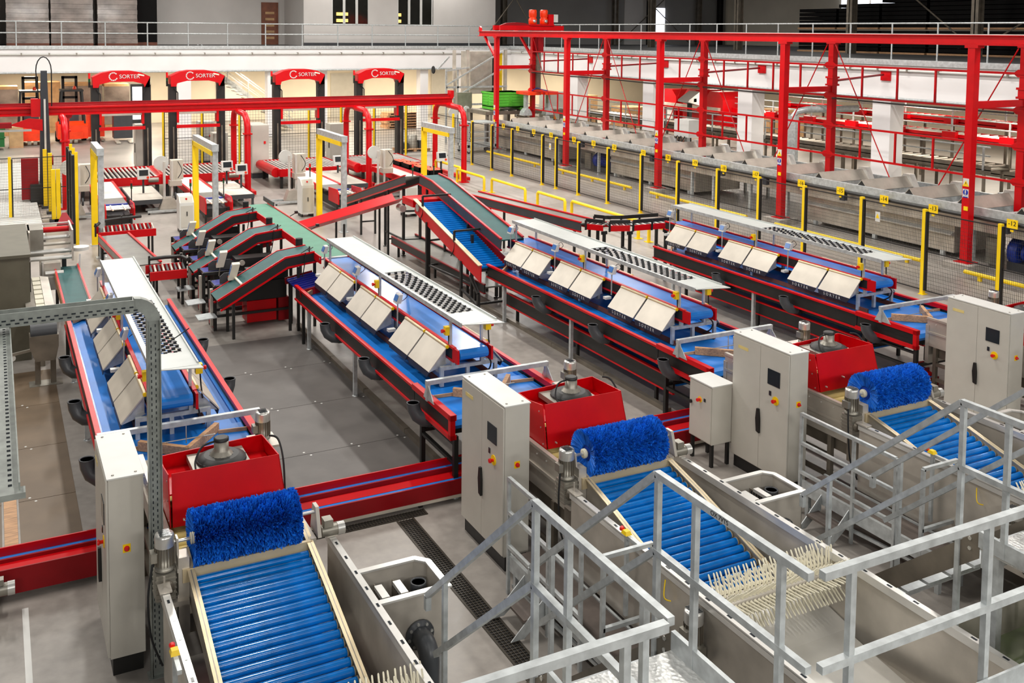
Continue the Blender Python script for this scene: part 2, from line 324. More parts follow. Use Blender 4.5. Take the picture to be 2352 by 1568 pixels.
for i, (x0, x1, m_, lab) in enumerate(((-1.8, .35, 'wrap', 'tall shrink-wrapped grey crate stack at the outer end of the gallery row'), (.75, 3.1, 'wrap', 'tall shrink-wrapped crate stack second along the gallery row beside a dark gap'), (3.2, 5.6, 'wrap', 'shrink-wrapped crate stack with bright glossy film at the middle of the gallery row'), (5.85, 8.2, 'wrap', 'tall shrink-wrapped brown-grey crate stack before the black-wrapped one on the gallery'))):
    t = thing('wrapped_stack', lab, 'pallet', ((x0+x1)/2, 66, 5.9), 'wrapped stacks on the gallery')
    for k in range(18): B(x0+.012*(k % 2), x1-.012*(k % 2), 65+.012*(k % 2), 67, 6.05+k*.3, 6.05+k*.3+.29).o('crate_layer', m_, t)
    B(x0, x1, 65, 67, 5.9, 6.05).o('pallet_base', 'wood_dark', t)
t = thing('wrapped_stack', 'black film-wrapped stack ending the gallery row beside the plain wall', 'pallet', (8.9, 67.5, 5.9))
B(8.3, 9.6, 66.5, 68.5, 6.1, 11.2).o('film', 'crate_black', t); B(8.3, 9.6, 66.5, 68.5, 5.9, 6.1).o('pallet_base', 'wood_dark', t)
# black crates on the side gallery
n = 0
for k, y in enumerate((45.2, 42.0, 38.8, 35.6, 32.4, 29.2, 26.0)):
    t = thing('crate_stack', ['black plastic crate stack at the open end of the gallery row, gaps showing light', 'black crate stack next after the end stack on the side gallery', 'black crate stack beside the grey steel column on the side gallery', 'black crate stack behind the diagonal brace on the side gallery', 'black crate stack past the diagonal brace on the side gallery', 'black crate stack second from the edge of view on the side gallery', 'black crate stack at the very edge of view on the side gallery'][k], 'crate stack', (47, y, 5.9), 'black crate stacks on the side gallery')
    pr = None
    for j in range(10 if k < 1 else 11 if k == 1 else 14):
        z = 6.05+j*.24+(0.12 if j > 4 else 0)
        if pr is None:
            pr = MB().box(45.6, 48.2, y-1.5, y-1.44, z, z+.2).box(45.6, 48.2, y+1.44, y+1.5, z, z+.2).box(45.6, 45.66, y-1.5, y+1.5, z, z+.2).box(48.1, 48.2, y-1.5, y+1.5, z, z+.2).box(45.6, 48.2, y-1.5, y+1.5, z, z+.03).o('crate', 'crate_black', t); z0 = z
        else: inst(pr, t, (0, 0, z-z0))
    for z in (5.9, 7.29):
        B(45.5, 48.2, y-1.52, y+1.52, z, z+.1).o('pallet_base', 'wood', t)
# ---------------------------------------------------------------- the four sorting lines
LD = (0.0, 4.79, 9.63, 14.66)          # offsets of the lines across the hall
LY = (0.0, 0.12, 0.3, 0.5)
LN = ('under the cable tray frame', 'fed by the long pale green belt', 'fed by the steep blue roller incline', 'next to the yellow-post mesh fence')
def lower_line():
    t = thing('sorting_conveyor', '', 'conveyor', (2.23, 17.8, 0), 'wide blue sorting conveyors')
    B(1.27, 3.2, 14.3, 21.35, 1.09, 1.12).o('belt', 'belt_blue', t)
    MB().ext([(14.35, 1.17), (13.2, 1.17), (13.12, 1.14), (13.07, 1.07), (13.12, 1.0), (13.2, .97), (14.35, .97)], 'x', 1.27, 3.2).o('end_belt', 'belt_blue', t)
    for sx, xs in ((1, 1.2), (-1, 3.27)):
        x2 = xs+.05*sx
        B(xs+.012*sx, x2, 14.4, 21.35, .96, 1.25).o('side_channel', 'black', t)
        MB().box(xs-.012*sx, x2+.012*sx, 14.4, 21.37, 1.225, 1.265).o('top_lip', 'red', t)
        MB().box(xs-.012*sx, x2, 14.4, 21.37, .93, .965).o('bottom_lip', 'red', t)
        e = MB().box(xs+.012*sx, x2, 12.95, 14.38, .98, 1.27).o('end_side_channel', 'black', t)
        MB().box(xs-.03*sx, x2+.02*sx, 12.9, 14.4, 1.22, 1.31).box(xs-.03*sx, x2+.02*sx, 12.9, 14.4, .93, 1.0).box(xs-.03*sx, x2, 12.9, 12.98, .93, 1.3).o('end_frame', 'red', t)
        B(xs+.055*sx, xs+.11*sx, 14.4, 21.3, 1.12, 1.15).o('skirt_strip', 'belt_light_blue', t)
    for x in (1.3, 3.15):
        for y, m_ in ((13.0, 'black'), (14.25, 'black'), (17.55, 'galvanised'), (20.6, 'galvanised')):
            l = MB().box(x-.035, x+.035, y-.035, y+.035, .03, .95).o('leg', m_, t)
            MB().lathe((x, y, 0), [(.06, 0), (.06, .012), (.015, .02), (.015, .05)], 10).o('foot', 'galvanised', l)
    for y in (13.0, 14.25): MB().box(1.3, 3.15, y-.03, y+.03, .55, .6).o('cross_tie', 'black', t)
    MB().box(1.27, 1.33, 13.0, 14.25, .5, .55).box(1.27, 1.33, 13.0, 14.25, .8, .84).o('side_tie', 'black', t)
    MB().box(1.4, 3.1, 13.4, 20.9, .8, .95).o('return_pan', 'black', t)
    # waste elbows on both sides
    for sx, x in ((1, 1.03), (-1, 3.44)):
        for y in (13.95, 16.25, 18.55):
            p = [(x, y+.05, 1.15), (x+.01*sx, y+.04, 1.05), (x+.05*sx, y, .95), (x+.14*sx, y-.03, .88), (x+.3*sx, y-.03, .85)]
            q = MB().path(p, .105, 12, cap=False); q.path([(a, b, c) for a, b, c in p[::-1]], .09, 12, cap=False)
            e = q.o('waste_elbow', 'pvc_grey', t)
            MB().lathe((x, y+.05, 1.145), [(.105, 0), (.108, .012), (.09, .012), (.088, 0)], 14).o('rim', 'dark_grey', e)
            MB().tube((x+.25*sx, y-.03, .85), (x+.55*sx, y-.03, .84), .1, 10).o('hose', 'rubber', e)
    MB().box(1.74, 1.78, 14.6, 20.7, 1.13, 1.22).o('guide_board', 'wood_dark', t); MB().box(2.68, 2.72, 14.6, 20.7, 1.13, 1.22).o('guide_board', 'wood_dark', t)
    MB().bar((1.32, 20.75, 1.19), (1.75, 21.25, 1.19), .035, .1).o('inlet_deflector', 'wood', t)
    # wooden V deflector and the galvanised cross bar
    v = MB().bar((1.7, 13.95, 1.24), (2.28, 13.46, 1.24), .07, .13).o('deflector_arm', 'wood', t)
    MB().bar((2.26, 13.45, 1.24), (2.8, 14.14, 1.24), .07, .13).o('deflector_arm', 'wood', t)
    MB().bar((1.3, 13.98, 1.2), (1.76, 13.95, 1.2), .02, .05).bar((2.8, 14.05, 1.2), (3.2, 14.0, 1.2), .02, .05).o('deflector_rail', 'wood', t)
    c = MB().box(1.14, 3.33, 13.72, 13.79, 1.5, 1.57).o('cross_bar', 'galvanised', t)
    MB().box(1.14, 1.2, 13.72, 13.78, 1.25, 1.5).box(3.27, 3.33, 13.72, 13.78, 1.25, 1.5).o('cross_bar_leg', 'galvanised', c)
    MB().tube((2.3, 13.75, 1.24), (2.3, 13.75, 1.52), .008, 6).tube((1.9, 13.75, 1.3), (2.7, 13.75, 1.3), .008, 6).o('hanger_rod', 'steel', c)
    MB().ext([(13.5, 1.27), (13.9, 1.27), (13.78, 1.5), (13.72, 1.5)], 'x', 1.16, 1.175).ext([(13.5, 1.27), (13.9, 1.27), (13.78, 1.5), (13.72, 1.5)], 'x', 3.295, 3.31).o('cross_bar_gusset', 'galvanised', c)
    return t
def upper_line():
    t = thing('packing_conveyor', '', 'conveyor', (2.2, 17.7, 1.2), 'raised packing conveyors')
    pr = []
    for k in range(7): a = math.pi*(-.5-k/6); pr.append((14.16+.085*math.cos(a), 1.7+.085*math.sin(a)))
    MB().ext(pr[::1]+[(21.2, 1.785), (21.2, 1.615)], 'x', 1.94, 2.46).o('belt', 'belt_light_blue', t)
    for sx, x in ((1, 1.88), (-1, 2.52)):
        B(x, x+.035*sx, 14.25, 21.25, 1.6, 1.79).o('side_channel', 'black', t)
        B(x-.012*sx, x+.045*sx, 14.2, 21.27, 1.785, 1.82).o('top_lip', 'red', t)
        B(x-.012*sx, x+.035*sx, 14.2, 21.27, 1.57, 1.605).o('bottom_lip', 'red', t)
        B(x-.006*sx, x+.03*sx, 14.05, 14.25, 1.58, 1.81).o('end_plate', 'red', t)
    for y in (14.35, 17.6, 20.6):
        f = MB().box(1.7, 2.75, y-.03, y+.03, 1.42, 1.48).box(1.7, 1.76, y-.03, y+.03, 1.15, 1.42).box(2.69, 2.75, y-.03, y+.03, 1.15, 1.42).box(2.17, 2.23, y-.03, y+.03, 1.15, 1.42).box(1.9, 1.96, y-.03, y+.03, 1.48, 1.58).box(2.44, 2.5, y-.03, y+.03, 1.48, 1.58).o('support_frame', 'galvanised', t)
    cable([(2.5, 14.3, 1.6), (2.56, 14.2, 1.5), (2.55, 14.25, 1.35), (2.5, 14.4, 1.25)], .014, 'rubber', t)
    for sx, xt, xb in ((-1, 1.84, 1.52), (1, 2.56, 2.88)):
        for (a, b) in ((20.75, 19.9), (19.85, 19.0), (18.6, 17.75), (17.7, 16.85), (16.2, 15.32), (15.27, 14.38)):
            q = MB().slab([(xb, b, 1.40), (xb, a, 1.40), (xt, a, 1.77), (xt, b, 1.77)] if sx < 0 else [(xb, a, 1.40), (xb, b, 1.40), (xt, b, 1.77), (xt, a, 1.77)], .018).o('tray', 'plate_beige', t)
            MB().slab([(xb, b+.08, 1.405), (xb+.006*sx, b+.14, 1.405), (xb+.006*sx, a-.14, 1.405), (xb, a-.08, 1.405)] if False else [(xb, b, 1.395), (xb, b+.08, 1.3), (xb, a-.03, 1.3), (xb, a, 1.395)], .012).o('front_lip', 'dark_panel', q)
            MB().tube((xt, a-.01, 1.79), (xt, b+.01, 1.79), .03, 8).o('top_roll', 'cream_metal', q)
            MB().lathe((xt, b+.0, 1.79), [(.031, -.015), (.031, .012)], 10, 'y').o('roll_end', 'yellow', q)
            MB().ext([(xb, 1.37), (xt, 1.74), (xt, 1.5), (xt-.02*sx, 1.48)], 'y', b+.06, b+.08).o('bracket', 'galvanised', q); MB().ext([(xb, 1.37), (xt, 1.74), (xt, 1.5)], 'y', a-.08, a-.06).o('bracket', 'galvanised', q)
    # scale displays on thin posts
    for y in (20.95, 18.8, 16.5):
        p = MB().tube((1.8, y, 1.55), (1.8, y, 2.03), .014, 6).o('display_post', 'galvanised', t)
        hd = MB().hexa([(1.74, y-.1, 2.0), (1.83, y-.1, 2.0), (1.83, y+.08, 2.0), (1.74, y+.08, 2.0), (1.80, y-.1, 2.16), (1.87, y-.1, 2.16), (1.87, y+.08, 2.16), (1.80, y+.08, 2.16)]).o('scale_display', 'white', t)
        MB().slab([(1.746, y-.085, 2.04), (1.7475+.042, y-.085, 2.145), (1.7475+.042, y+.065, 2.145), (1.746, y+.065, 2.04)][::-1], .006).o('display_screen', 'lcd', hd)
        cable([(1.86, y, 2.12), (1.92, y-.05, 2.2), (1.95, y-.1, 2.12), (1.88, y-.02, 2.02)], .006, 'rubber', hd)
        MB().box(1.58, 1.72, y-.12, y-.02, 1.5, 1.55).o('junction_box', 'white', t)
    # emergency stops
    for (x, y, s_) in ((1.86, 17.72, -1), (1.86, 14.42, -1), (2.6, 14.42, 1)):
        e = MB().box(x-.05, x+.05, y-.05, y+.05, 1.98, 2.12).o('stop_box', 'yellow', t)
        MB().lathe((x+s_*.05, y, 2.05), [(.02, 0), (.02, s_*.03), (.034, s_*.03), (.03, s_*.06)], 10, 'x').o('stop_button', 'button_red', e)
        MB().path([(x+.02, y, 1.98), (x+.03, y, 1.8), (x+.05, y-.02, 1.6)], .012, 6).o('cable', 'rubber', e)
    return t
def shelf():
    t = thing('overhead_shelf', '', 'shelf', (2.2, 17.4, 1.8), 'white overhead shelves')
    x0, x1 = 1.87, 2.5; wa, wb = 17.55, 14.5; ia, ib = x0+.07, x1-.12
    MB().box(x0, x1, wa, 21.0, 2.285, 2.3).box(x0, x1, 13.85, wb, 2.285, 2.3).box(x0, ia, wb, wa, 2.285, 2.3).box(ib, x1, wb, wa, 2.285, 2.3).o('shelf_sheet', 'shelf_white', t)
    MB().box(x0-.01, x0+.012, 13.9, 21.0, 2.24, 2.315).o('edge_rim', 'galvanised', t); MB().box(x1-.012, x1+.01, 13.9, 21.0, 2.24, 2.325).o('edge_rim', 'shelf_white', t)
    MB().slab([(x0, 13.86, 2.297), (x1+.04, 13.7, 2.297), (x1+.02, 13.9, 2.297), (x0, 13.9, 2.297)], .012).o('end_apron', 'shelf_white', t)
    ax = None; wh = None; n = 27
    for k in range(n):
        u = k/(n-1); y = wa-.05-(wa-wb-.1)*(u**.8)
        if ax is None:
            ax = MB().tube((ia, y, 2.285), (ib, y, 2.285), .009, 6).o('wheel_axle', 'white', t); yy = y
            w = MB()
            for q in range(3): w.tube((ia+.05+q*.14, y, 2.285), (ia+.1+q*.14, y, 2.285), .026, 8)
            wh = w.o('skate_wheels', 'rubber', ax, kind='stuff')
        else:
            a = inst(ax, t, (0, y-yy, 0)); inst(wh, a, (0.07*(k % 2), 0, 0))
    for y in (20.85, 17.68, 14.38):
        for x in (1.9, 2.47):
            MB().box(x-.02, x+.02, y-.02, y+.02, 1.82, 2.285).o('shelf_post', 'galvanised', t)
    MB().bar((1.9, 20.85, 2.26), (2.47, 20.85, 2.26), .03).bar((1.9, 17.68, 2.26), (2.47, 17.68, 2.26), .03).bar((1.9, 14.38, 2.26), (2.47, 14.38, 2.26), .03).o('shelf_bearer', 'galvanised', t)
    return t
def cabinet():
    t = thing('electrical_cabinet', '', 'cabinet', (1.15, 11.47, 0), 'tall grey control cabinets')
    x0, x1, y0, y1 = .975, 1.36, 10.86, 12.1
    MB().box(x0+.025, x1, y0, y1, .2, 2.19).o('body', 'cabinet_grey', t)
    MB().box(x0+.01, x1+.01, y0-.012, y1+.012, 2.19, 2.205).o('roof_plate', 'white', t)
    MB().box(x0+.05, x1-.02, y0+.02, y1-.02, 0, .2).o('plinth', 'black', t)
    d1 = B(x0, x0+.022, y0+.005, 11.47, .22, 2.17).o('door', 'cabinet_grey', t); d2 = B(x0, x0+.022, 11.476, y1-.005, .22, 2.17).o('door', 'cabinet_grey', t)
    B(x0-.008, x0, 11.04, 11.3, 1.62, 1.86).o('touch_screen', 'screen', d1)
    MB().lathe((x0, 11.12, 1.4), [(.02, -.008), (.02, -.045), (.032, -.047), (.028, -.07)], 14, 'x').o('stop_button', 'button_red', d1)
    MB().lathe((x0, 11.12, 1.4), [(.068, 0), (.068, -.008)], 16, 'x').o('stop_collar', 'yellow', d1)
    B(x0-.01, x0, 11.22, 11.26, 1.45, 1.52).o('key_switch', 'screen', d1)
    MB().ext([(11.44, .78), (11.5, .8), (11.52, 1.0), (11.5, 1.16), (11.46, 1.16), (11.44, 1.0)], 'x', x0-.035, x0).o('door_handle', 'black', d1)
    q = B(x1-.22, x1-.14, y0-.006, y0, 1.36, 1.45).o('switch_plate', 'yellow', t)
    MB().lathe((x1-.18, y0-.006, 1.405), [(.03, 0), (.028, -.02), (.012, -.03), (.012, -.045)], 10, 'y').o('switch_knob', 'button_red', q)
    B(x0-.003, x0, 11.75, 11.98, 1.98, 2.03).o('tape_strip', 'foam_yellow', d2)
    for x in (x0+.08, x1-.07):
        for y in (y0+.07, y1-.07): MB().lathe((x, y, 2.205), [(.016, 0), (.012, .008)], 8).o('roof_plug', 'motor_grey', t)
    return t
def hood():
    t = thing('drying_hood', '', 'hood', (2.3, 11.6, 1.5), 'red drying hoods')
    xl, xr = 1.64, 2.95
    F = [(xl+.03, 10.9, 1.5), (xr, 10.9, 1.5), (xr-.06, 11.02, 2.06), (xl+.04, 11.02, 2.06)]
    f = MB().slab(F, .012).o('front_panel', 'red', t)
    MB().slab([(xr-.1, 11.68, 2.05), (xl, 11.68, 2.0), (xl, 11.75, 1.5), (xr, 11.75, 1.5)], .012).o('back_panel', 'red', t)
    MB().ext([(10.9, 1.5), (11.75, 1.5), (11.68, 2.0), (11.4, 2.0), (11.02, 2.06)], 'x', xl, xl+.012).o('side_panel', 'red', t)
    MB().hexa([(xr-.012, 10.9, 1.5), (xr, 10.9, 1.5), (xr, 11.75, 1.5), (xr-.012, 11.75, 1.5), (xr-.07, 11.02, 2.06), (xr-.058, 11.02, 2.06), (xr-.09, 11.68, 2.05), (xr-.102, 11.68, 2.05)]).o('side_panel', 'red', t)
    B(xl+.01, xr-.07, 11.0, 11.7, 1.82, 1.84).o('top_tray', 'red', t)
    fn = MB().box(1.95, 2.6, 11.08, 11.66, 1.9, 1.97).o('fan_plate', 'motor_grey', t)
    MB().lathe((2.3, 11.37, 1.97), [(.29, 0), (.28, .03), (.2, .07)], 24).o('fan_shroud', 'black', fn)
    g = MB()
    for k in range(7):
        r = .1+k*.03; z = 2.045-(k*.008)
        pts = [(2.3+r*math.cos(2*math.pi*j/20), 11.37+r*math.sin(2*math.pi*j/20), z) for j in range(21)]; g.path(pts, .004, 4, False)
    for k in range(10):
        a = 2*math.pi*k/10; g.tube((2.3+.08*math.cos(a), 11.37+.08*math.sin(a), 2.055), (2.3+.29*math.cos(a), 11.37+.29*math.sin(a), 1.995), .005, 4)
    g.o('fan_guard', 'dark_grey', fn, kind='stuff')
    MB().lathe((2.3, 11.37, 2.0), [(.17, 0), (.1, .08), (.085, .1), (.085, .2), (.0, .2)], 18).o('fan_motor', 'motor_grey', fn)
    MB().lathe((2.3, 11.37, 2.2), [(.088, 0), (.088, .03), (.07, .04)], 18).o('motor_cap', 'black', fn)
    cable([(2.24, 11.37, 2.2), (2.08, 11.35, 2.17), (1.98, 11.25, 2.05), (1.97, 11.1, 1.97)], .012, 'rubber', fn)
    cable([(xr-.05, 11.5, 2.1), (xr+.03, 11.4, 2.08), (xr+.04, 11.2, 1.9), (xr+.02, 11.05, 1.55)], .013, 'rubber', t)
    for i in range(4):
        x = xl+.15+i*.36; MB().lathe((x, 10.9+.0, 1.57+.1*(i % 2)), [(.013, .05), (.013, -.01), (.008, -.02)], 8, 'y').o('bolt', 'chrome', t)
    for (y, z) in ((10.98, 1.55), (11.05, 1.75), (11.1, 1.95)): MB().lathe((xl, y, z), [(.011, .01), (.011, -.006)], 8, 'x').o('bolt', 'chrome', t)
    return t
def gear_motor(t, x, y, z, name='gear_motor'):   # upright motor on a gearbox; z is the motor's foot
    g = MB().lathe((x, y, z), [(.1, 0), (.1, .03), (.085, .035), (.085, .24), (.088, .245)], 18).o(name, 'motor_grey', t)
    fins = MB()
    for k in range(18):
        a = 2*math.pi*k/18; fins.bar((x+.092*math.cos(a), y+.092*math.sin(a), z+.05), (x+.092*math.cos(a), y+.092*math.sin(a), z+.235), .006, .018, up=(math.cos(a), math.sin(a), 0))
    fins.o('cooling_fins', 'steel_dark', g, kind='stuff')
    MB().lathe((x, y, z+.24), [(.096, 0), (.098, .1), (.09, .125), (.0, .13)], 20).o('fan_cover', 'chrome', g)
    sl = MB()
    for k in range(-3, 4): sl.box(x-.055, x+.055, y+k*.022-.004, y+k*.022+.004, z+.37, z+.374)
    sl.o('cover_slots', 'screen', g, kind='stuff')
    MB().box(x-.14, x-.08, y-.06, y+.05, z+.1, z+.2).o('terminal_box', 'motor_grey', g)
    return g
def dryer():
    t = thing('drying_machine', '', 'machine', (2.3, 11.6, 0), 'steel drying machines under red hoods')
    xl, xr = 1.6, 3.0
    for x, sx in ((xl, -1), (xr, 1)):
        q = MB().box(x-.012, x+.012, 10.0, 13.0, .95, 1.5).o('side_plate', 'steel', t)
        MB().box(x-.03, x+.03, 10.0, 13.0, 1.2, 1.24).o('side_flange', 'steel', q)
        MB().box(x-.03, x+.03, 10.0, 13.0, 1.47, 1.51).o('top_flange', 'steel', q)
        bl = None
        for k in range(11):
            y = 10.3+k*.25
            if bl is None: bl = MB().lathe((x+sx*.012, y, 1.4), [(.012, 0), (.01, sx*.012)], 6, 'x').o('bolt', 'steel_bright', q); by = y
            else: inst(bl, q, (0, y-by, 0))
    fr = None
    for k in range(11):
        y = 10.55+k*.16
        if fr is None: fr = MB().tube((xl+.03, y, 1.38), (xr-.03, y, 1.38), .068, 12).o('foam_roller', 'foam_yellow', t); y0 = y
        else: inst(fr, t, (0, y-y0, 0))
    MB().box(xl+.03, xr-.03, 12.3, 13.0, 1.3, 1.42).o('inlet_chute', 'steel', t)
    MB().box(xl-.02, xr+.02, 12.95, 13.03, .6, 1.36).o('inlet_plate', 'steel', t)
    MB().box(xl+.05, xr-.05, 10.1, 12.9, .75, .95).o('drip_pan', 'steel_dark', t)
    for x in (xl, xr):
        for y in (10.6, 12.8): MB().box(x-.035, x+.035, y-.035, y+.035, 0, .95).o('leg', 'steel_dark', t)
        MB().box(x-.03, x+.03, 10.6, 12.8, .3, .36).o('stretcher', 'steel_dark', t); MB().box(x-.03, x+.03, 10.6, 12.8, .6, .66).o('stretcher', 'steel_dark', t)
    MB().box(2.95, 3.3, 12.5, 12.95, 1.5, 1.53).o('motor_shelf', 'steel', t)
    gear_motor(t, 3.12, 12.72, 1.56)
    # drive of the brush
    MB().box(xl-.02, xl+.09, 10.0, 10.18, .8, 1.62).o('motor_mount', 'steel', t)
    gb = MB().box(xl-.24, xl-.05, 9.98, 10.18, 1.22, 1.49).o('gearbox', 'motor_grey', t)
    MB().lathe((xl-.145, 9.98, 1.35), [(.085, 0), (.08, -.02), (.035, -.022), (.035, -.03)], 14, 'y').o('gearbox_cover', 'steel_dark', gb)
    rb = MB()
    for k in range(5): rb.box(xl-.25, xl-.04, 9.97, 10.19, 1.235+k*.05, 1.25+k*.05)
    rb.o('gearbox_rib', 'motor_grey', gb, kind='stuff')
    gear_motor(t, xl-.14, 10.1, 1.5, 'brush_motor')
    MB().box(xl-.18, xl+.08, 9.94, 10.2, 1.15, 1.2).o('motor_bracket', 'steel', t)
    MB().ext([(9.95, .75), (10.2, .75), (10.2, 1.16), (9.95, 1.16)], 'x', xl-.1, xl-.07).o('bracket_web', 'steel_dark', t)
    cable([(xl-.26, 10.05, 1.6), (xl-.32, 9.98, 1.3), (xl-.3, 9.95, .9), (xl-.2, 9.9, .6)], .012, 'rubber', t)
    # the brush itself
    yb, zb, rb_ = 10.15, 1.73, .285
    br = MB().tube((xl+.2, yb, zb), (xr-.2, yb, zb), .13, 24).o('brush_roll', 'brush_core', t)
    bm = MB(); rnd = random.Random(3); x0, x1 = xl+.15, xr-.17
    for i in range(11500):
        x = rnd.uniform(x0, x1) if i < 9500 else rnd.choice((x0, x1)); a = rnd.uniform(0, 2*math.pi); cl = math.sin(x*41)*math.sin(a*13+x*9)*.5+math.sin(x*97+a*21)*.5
        r = rb_+.012*cl+rnd.uniform(-.022, .008); da = rnd.uniform(-.1, .1); dx = rnd.uniform(-.03, .03); w = .007
        ca, sa = math.cos(a), math.sin(a); cb, sb = math.cos(a+da), math.sin(a+da); tx = rnd.uniform(-1, 1); tt = math.sqrt(1-tx*tx)
        p = (x+(.03 if x < x0+.1 else -.03 if x > x1-.1 else 0), yb+.1*ca, zb+.1*sa); q = (min(max(x+dx, x0-.02), x1+.02), yb+r*cb, zb+r*sb); ox, oy, oz = tx*w, -sa*tt*w, ca*tt*w
        bm._add([(p[0]-ox, p[1]-oy, p[2]-oz), (p[0]+ox, p[1]+oy, p[2]+oz), (q[0]+ox*1.3, q[1]+oy*1.3, q[2]+oz*1.3), (q[0]-ox*1.3, q[1]-oy*1.3, q[2]-oz*1.3)], [(0, 1, 2, 3)])
    bm.o('bristles', 'brush_blue', br, kind='stuff')
    MB().tube((xl-.05, yb, zb), (xr+.1, yb, zb), .018, 8).o('shaft', 'chrome', br)
    MB().lathe((xl+.13, yb, zb), [(.03, 0), (.06, .0), (.06, .012), (.03, .012), (.06, .02), (.06, .032), (.03, .032), (.055, .04)], 12, 'x').o('hub', 'ivory', br)
    MB().ext([(10.0, 1.5), (10.3, 1.5), (10.22, 1.8), (10.1, 1.8)], 'x', xr+.05, xr+.09).o('bearing_bracket', 'steel', t)
    MB().ext([(10.05, 1.5), (10.3, 1.5), (10.2, 1.78), (10.1, 1.78)], 'x', xl-.02, xl).o('bearing_bracket', 'steel', t)
    m = MB().tube((xr+.12, 10.12, 1.5), (xr+.3, 10.12, 1.5), .06, 14).o('side_motor', 'motor_grey', t); MB().tube((xr+.3, 10.12, 1.5), (xr+.38, 10.12, 1.5), .068, 14).o('fan_cover', 'chrome', m)
    MB().box(xr+.14, xr+.24, 10.06, 10.18, 1.56, 1.64).o('terminal_box', 'motor_grey', m)
    MB().box(xl+.02, xr-.02, 9.98, 10.02, 1.36, 1.5).o('drip_plate', 'cream_metal', t)
    return t
def rollerZ(y):   # height of the roller bed
    if y > 9.35: return 1.24+(y-9.35)*.24
    return 1.24-(9.35-y)*.30
def tub(full=True):
    t = thing('washing_tub', '', 'machine', (2.3, 8.0, 0), 'steel washing tubs with blue roller beds')
    xl, xr, ye = 1.42, 3.24, 4.9
    for x, y1 in ((xl, 9.9), (xr, 10.25)):
        w = MB().box(x-.008, x+.008, ye, y1, .45, 1.4).o('tub_wall', 'steel', t)
        MB().box(x-.035, x+.035, ye, y1, 1.4, 1.425).box(x-.035, x-.027, ye, y1, 1.34, 1.41).box(x+.027, x+.035, ye, y1, 1.34, 1.41).o('rim', 'steel_bright', w)
        s = None
        for k in range(int((y1-ye)/.32)):
            y = y1-.3-k*.32
            if s is None: s = B(x-.012, x+.012, y-.03, y+.03, 1.424, 1.428).o('rim_slot', 'screen', w); sy = y
            else: inst(s, w, (0, y-sy, 0))
        MB().box(x-.06, x+.06, y1-.16, y1+.02, 1.43, 1.445).tube((x, y1-.05, 1.44), (x, y1-.05, 1.55), .01, 6).o('clamp_plate', 'steel', w)
    MB().box(xl, xr, ye, ye+.016, .45, 1.4).o('end_wall', 'steel', t)
    MB().box(xl, xr, ye, 9.9, .6, .62).o('tub_floor', 'steel', t)
    MB().slab([(xl+.03, 5.0, .66), (xr-.35, 5.0, .66), (xr-.1, 7.2, .74), (xl+.03, 7.2, .74)], .01).o('floor_plate', 'steel_bright', t)
    MB().slab([(xl+.02, 7.2, .74), (xr-.02, 7.2, .74), (xr-.02, 8.0, .9), (xl+.02, 8.0, .9)], .01).o('slide_plate', 'steel_bright', t)
    MB().box(xl, xl+.012, 8.2, 9.6, .75, 1.2).o('stiffener', 'steel', t)
    for x in (xl+.04, xr-.04):
        for y in (5.4, 7.0, 9.4): MB().box(x-.035, x+.035, y-.035, y+.035, 0, .45).o('leg', 'steel_dark', t)
    ys = [10.15-.1055*k for k in range(23)]
    pr = None
    for y in ys:
        z = rollerZ(y)
        if pr is None:
            pr = MB().tube((1.74, y, z), (2.92, y, z), .043, 14).o('roller', 'roller_blue', t)
            cp = MB().lathe((2.92, y, z), [(.05, 0), (.05, .012), (.02, .014), (.02, .04)], 10, 'x').o('roller_cap', 'cream_metal', pr); py_, pz = y, z
        else:
            a = inst(pr, t, (0, y-py_, z-pz)); inst(cp, a)
    for x, w_ in ((1.7, .02), (2.955, .02)):
        top = [(10.3, rollerZ(10.3)+.1), (9.35, rollerZ(9.35)+.1), (7.85, rollerZ(7.85)+.12)]
        MB().ext(top+[(7.85, rollerZ(7.85)-.2), (9.35, 1.0), (10.3, 1.15)], 'x', x-.006, x+.006).o('bed_plate', 'steel', t)
        m_ = MB()
        for (a, b) in zip(top, top[1:]): m_.slab([(x-.035, a[0], a[1]), (x+.035, a[0], a[1]), (x+.035, b[0], b[1]), (x-.035, b[0], b[1])][::-1], .012)
        m_.o('bed_flange', 'cream_metal', t)
    MB().slab([(1.74, 7.8, .83), (2.92, 7.8, .83), (2.92, 8.0, .9), (1.74, 8.0, .9)], .01).o('comb_plate', 'ivory', t)
    # side sump with strainers
    cx0, cx1, cy0, cy1 = xr+.01, 4.0, 8.72, 9.32
    sb = MB().box(cx0, cx1, cy0, cy0+.012, .7, 1.4).box(cx0, cx1-.12, cy1-.012, cy1, .7, 1.4).box(cx1-.012, cx1, cy0, cy1-.1, .7, 1.4).hexa([(cx1-.13, cy1-.012, .7), (cx1, cy1-.112, .7), (cx1, cy1-.1, .7), (cx1-.12, cy1, .7), (cx1-.13, cy1-.012, 1.4), (cx1, cy1-.112, 1.4), (cx1, cy1-.1, 1.4), (cx1-.12, cy1, 1.4)]).box(cx0, cx1, cy0, cy1, .7, .712).o('sump_box', 'steel', t)
    MB().box(cx0, cx1+.04, cy0-.04, cy0+.03, 1.4, 1.42).box(cx0, cx1-.1, cy1-.03, cy1+.04, 1.4, 1.42).box(cx1-.03, cx1+.04, cy0, cy1-.1, 1.4, 1.42).slab([(cx1-.12, cy1-.03, 1.42), (cx1-.03, cy1-.12, 1.42), (cx1+.04, cy1-.09, 1.42), (cx1-.09, cy1+.04, 1.42)], .02).o('sump_rim', 'steel_bright', sb)
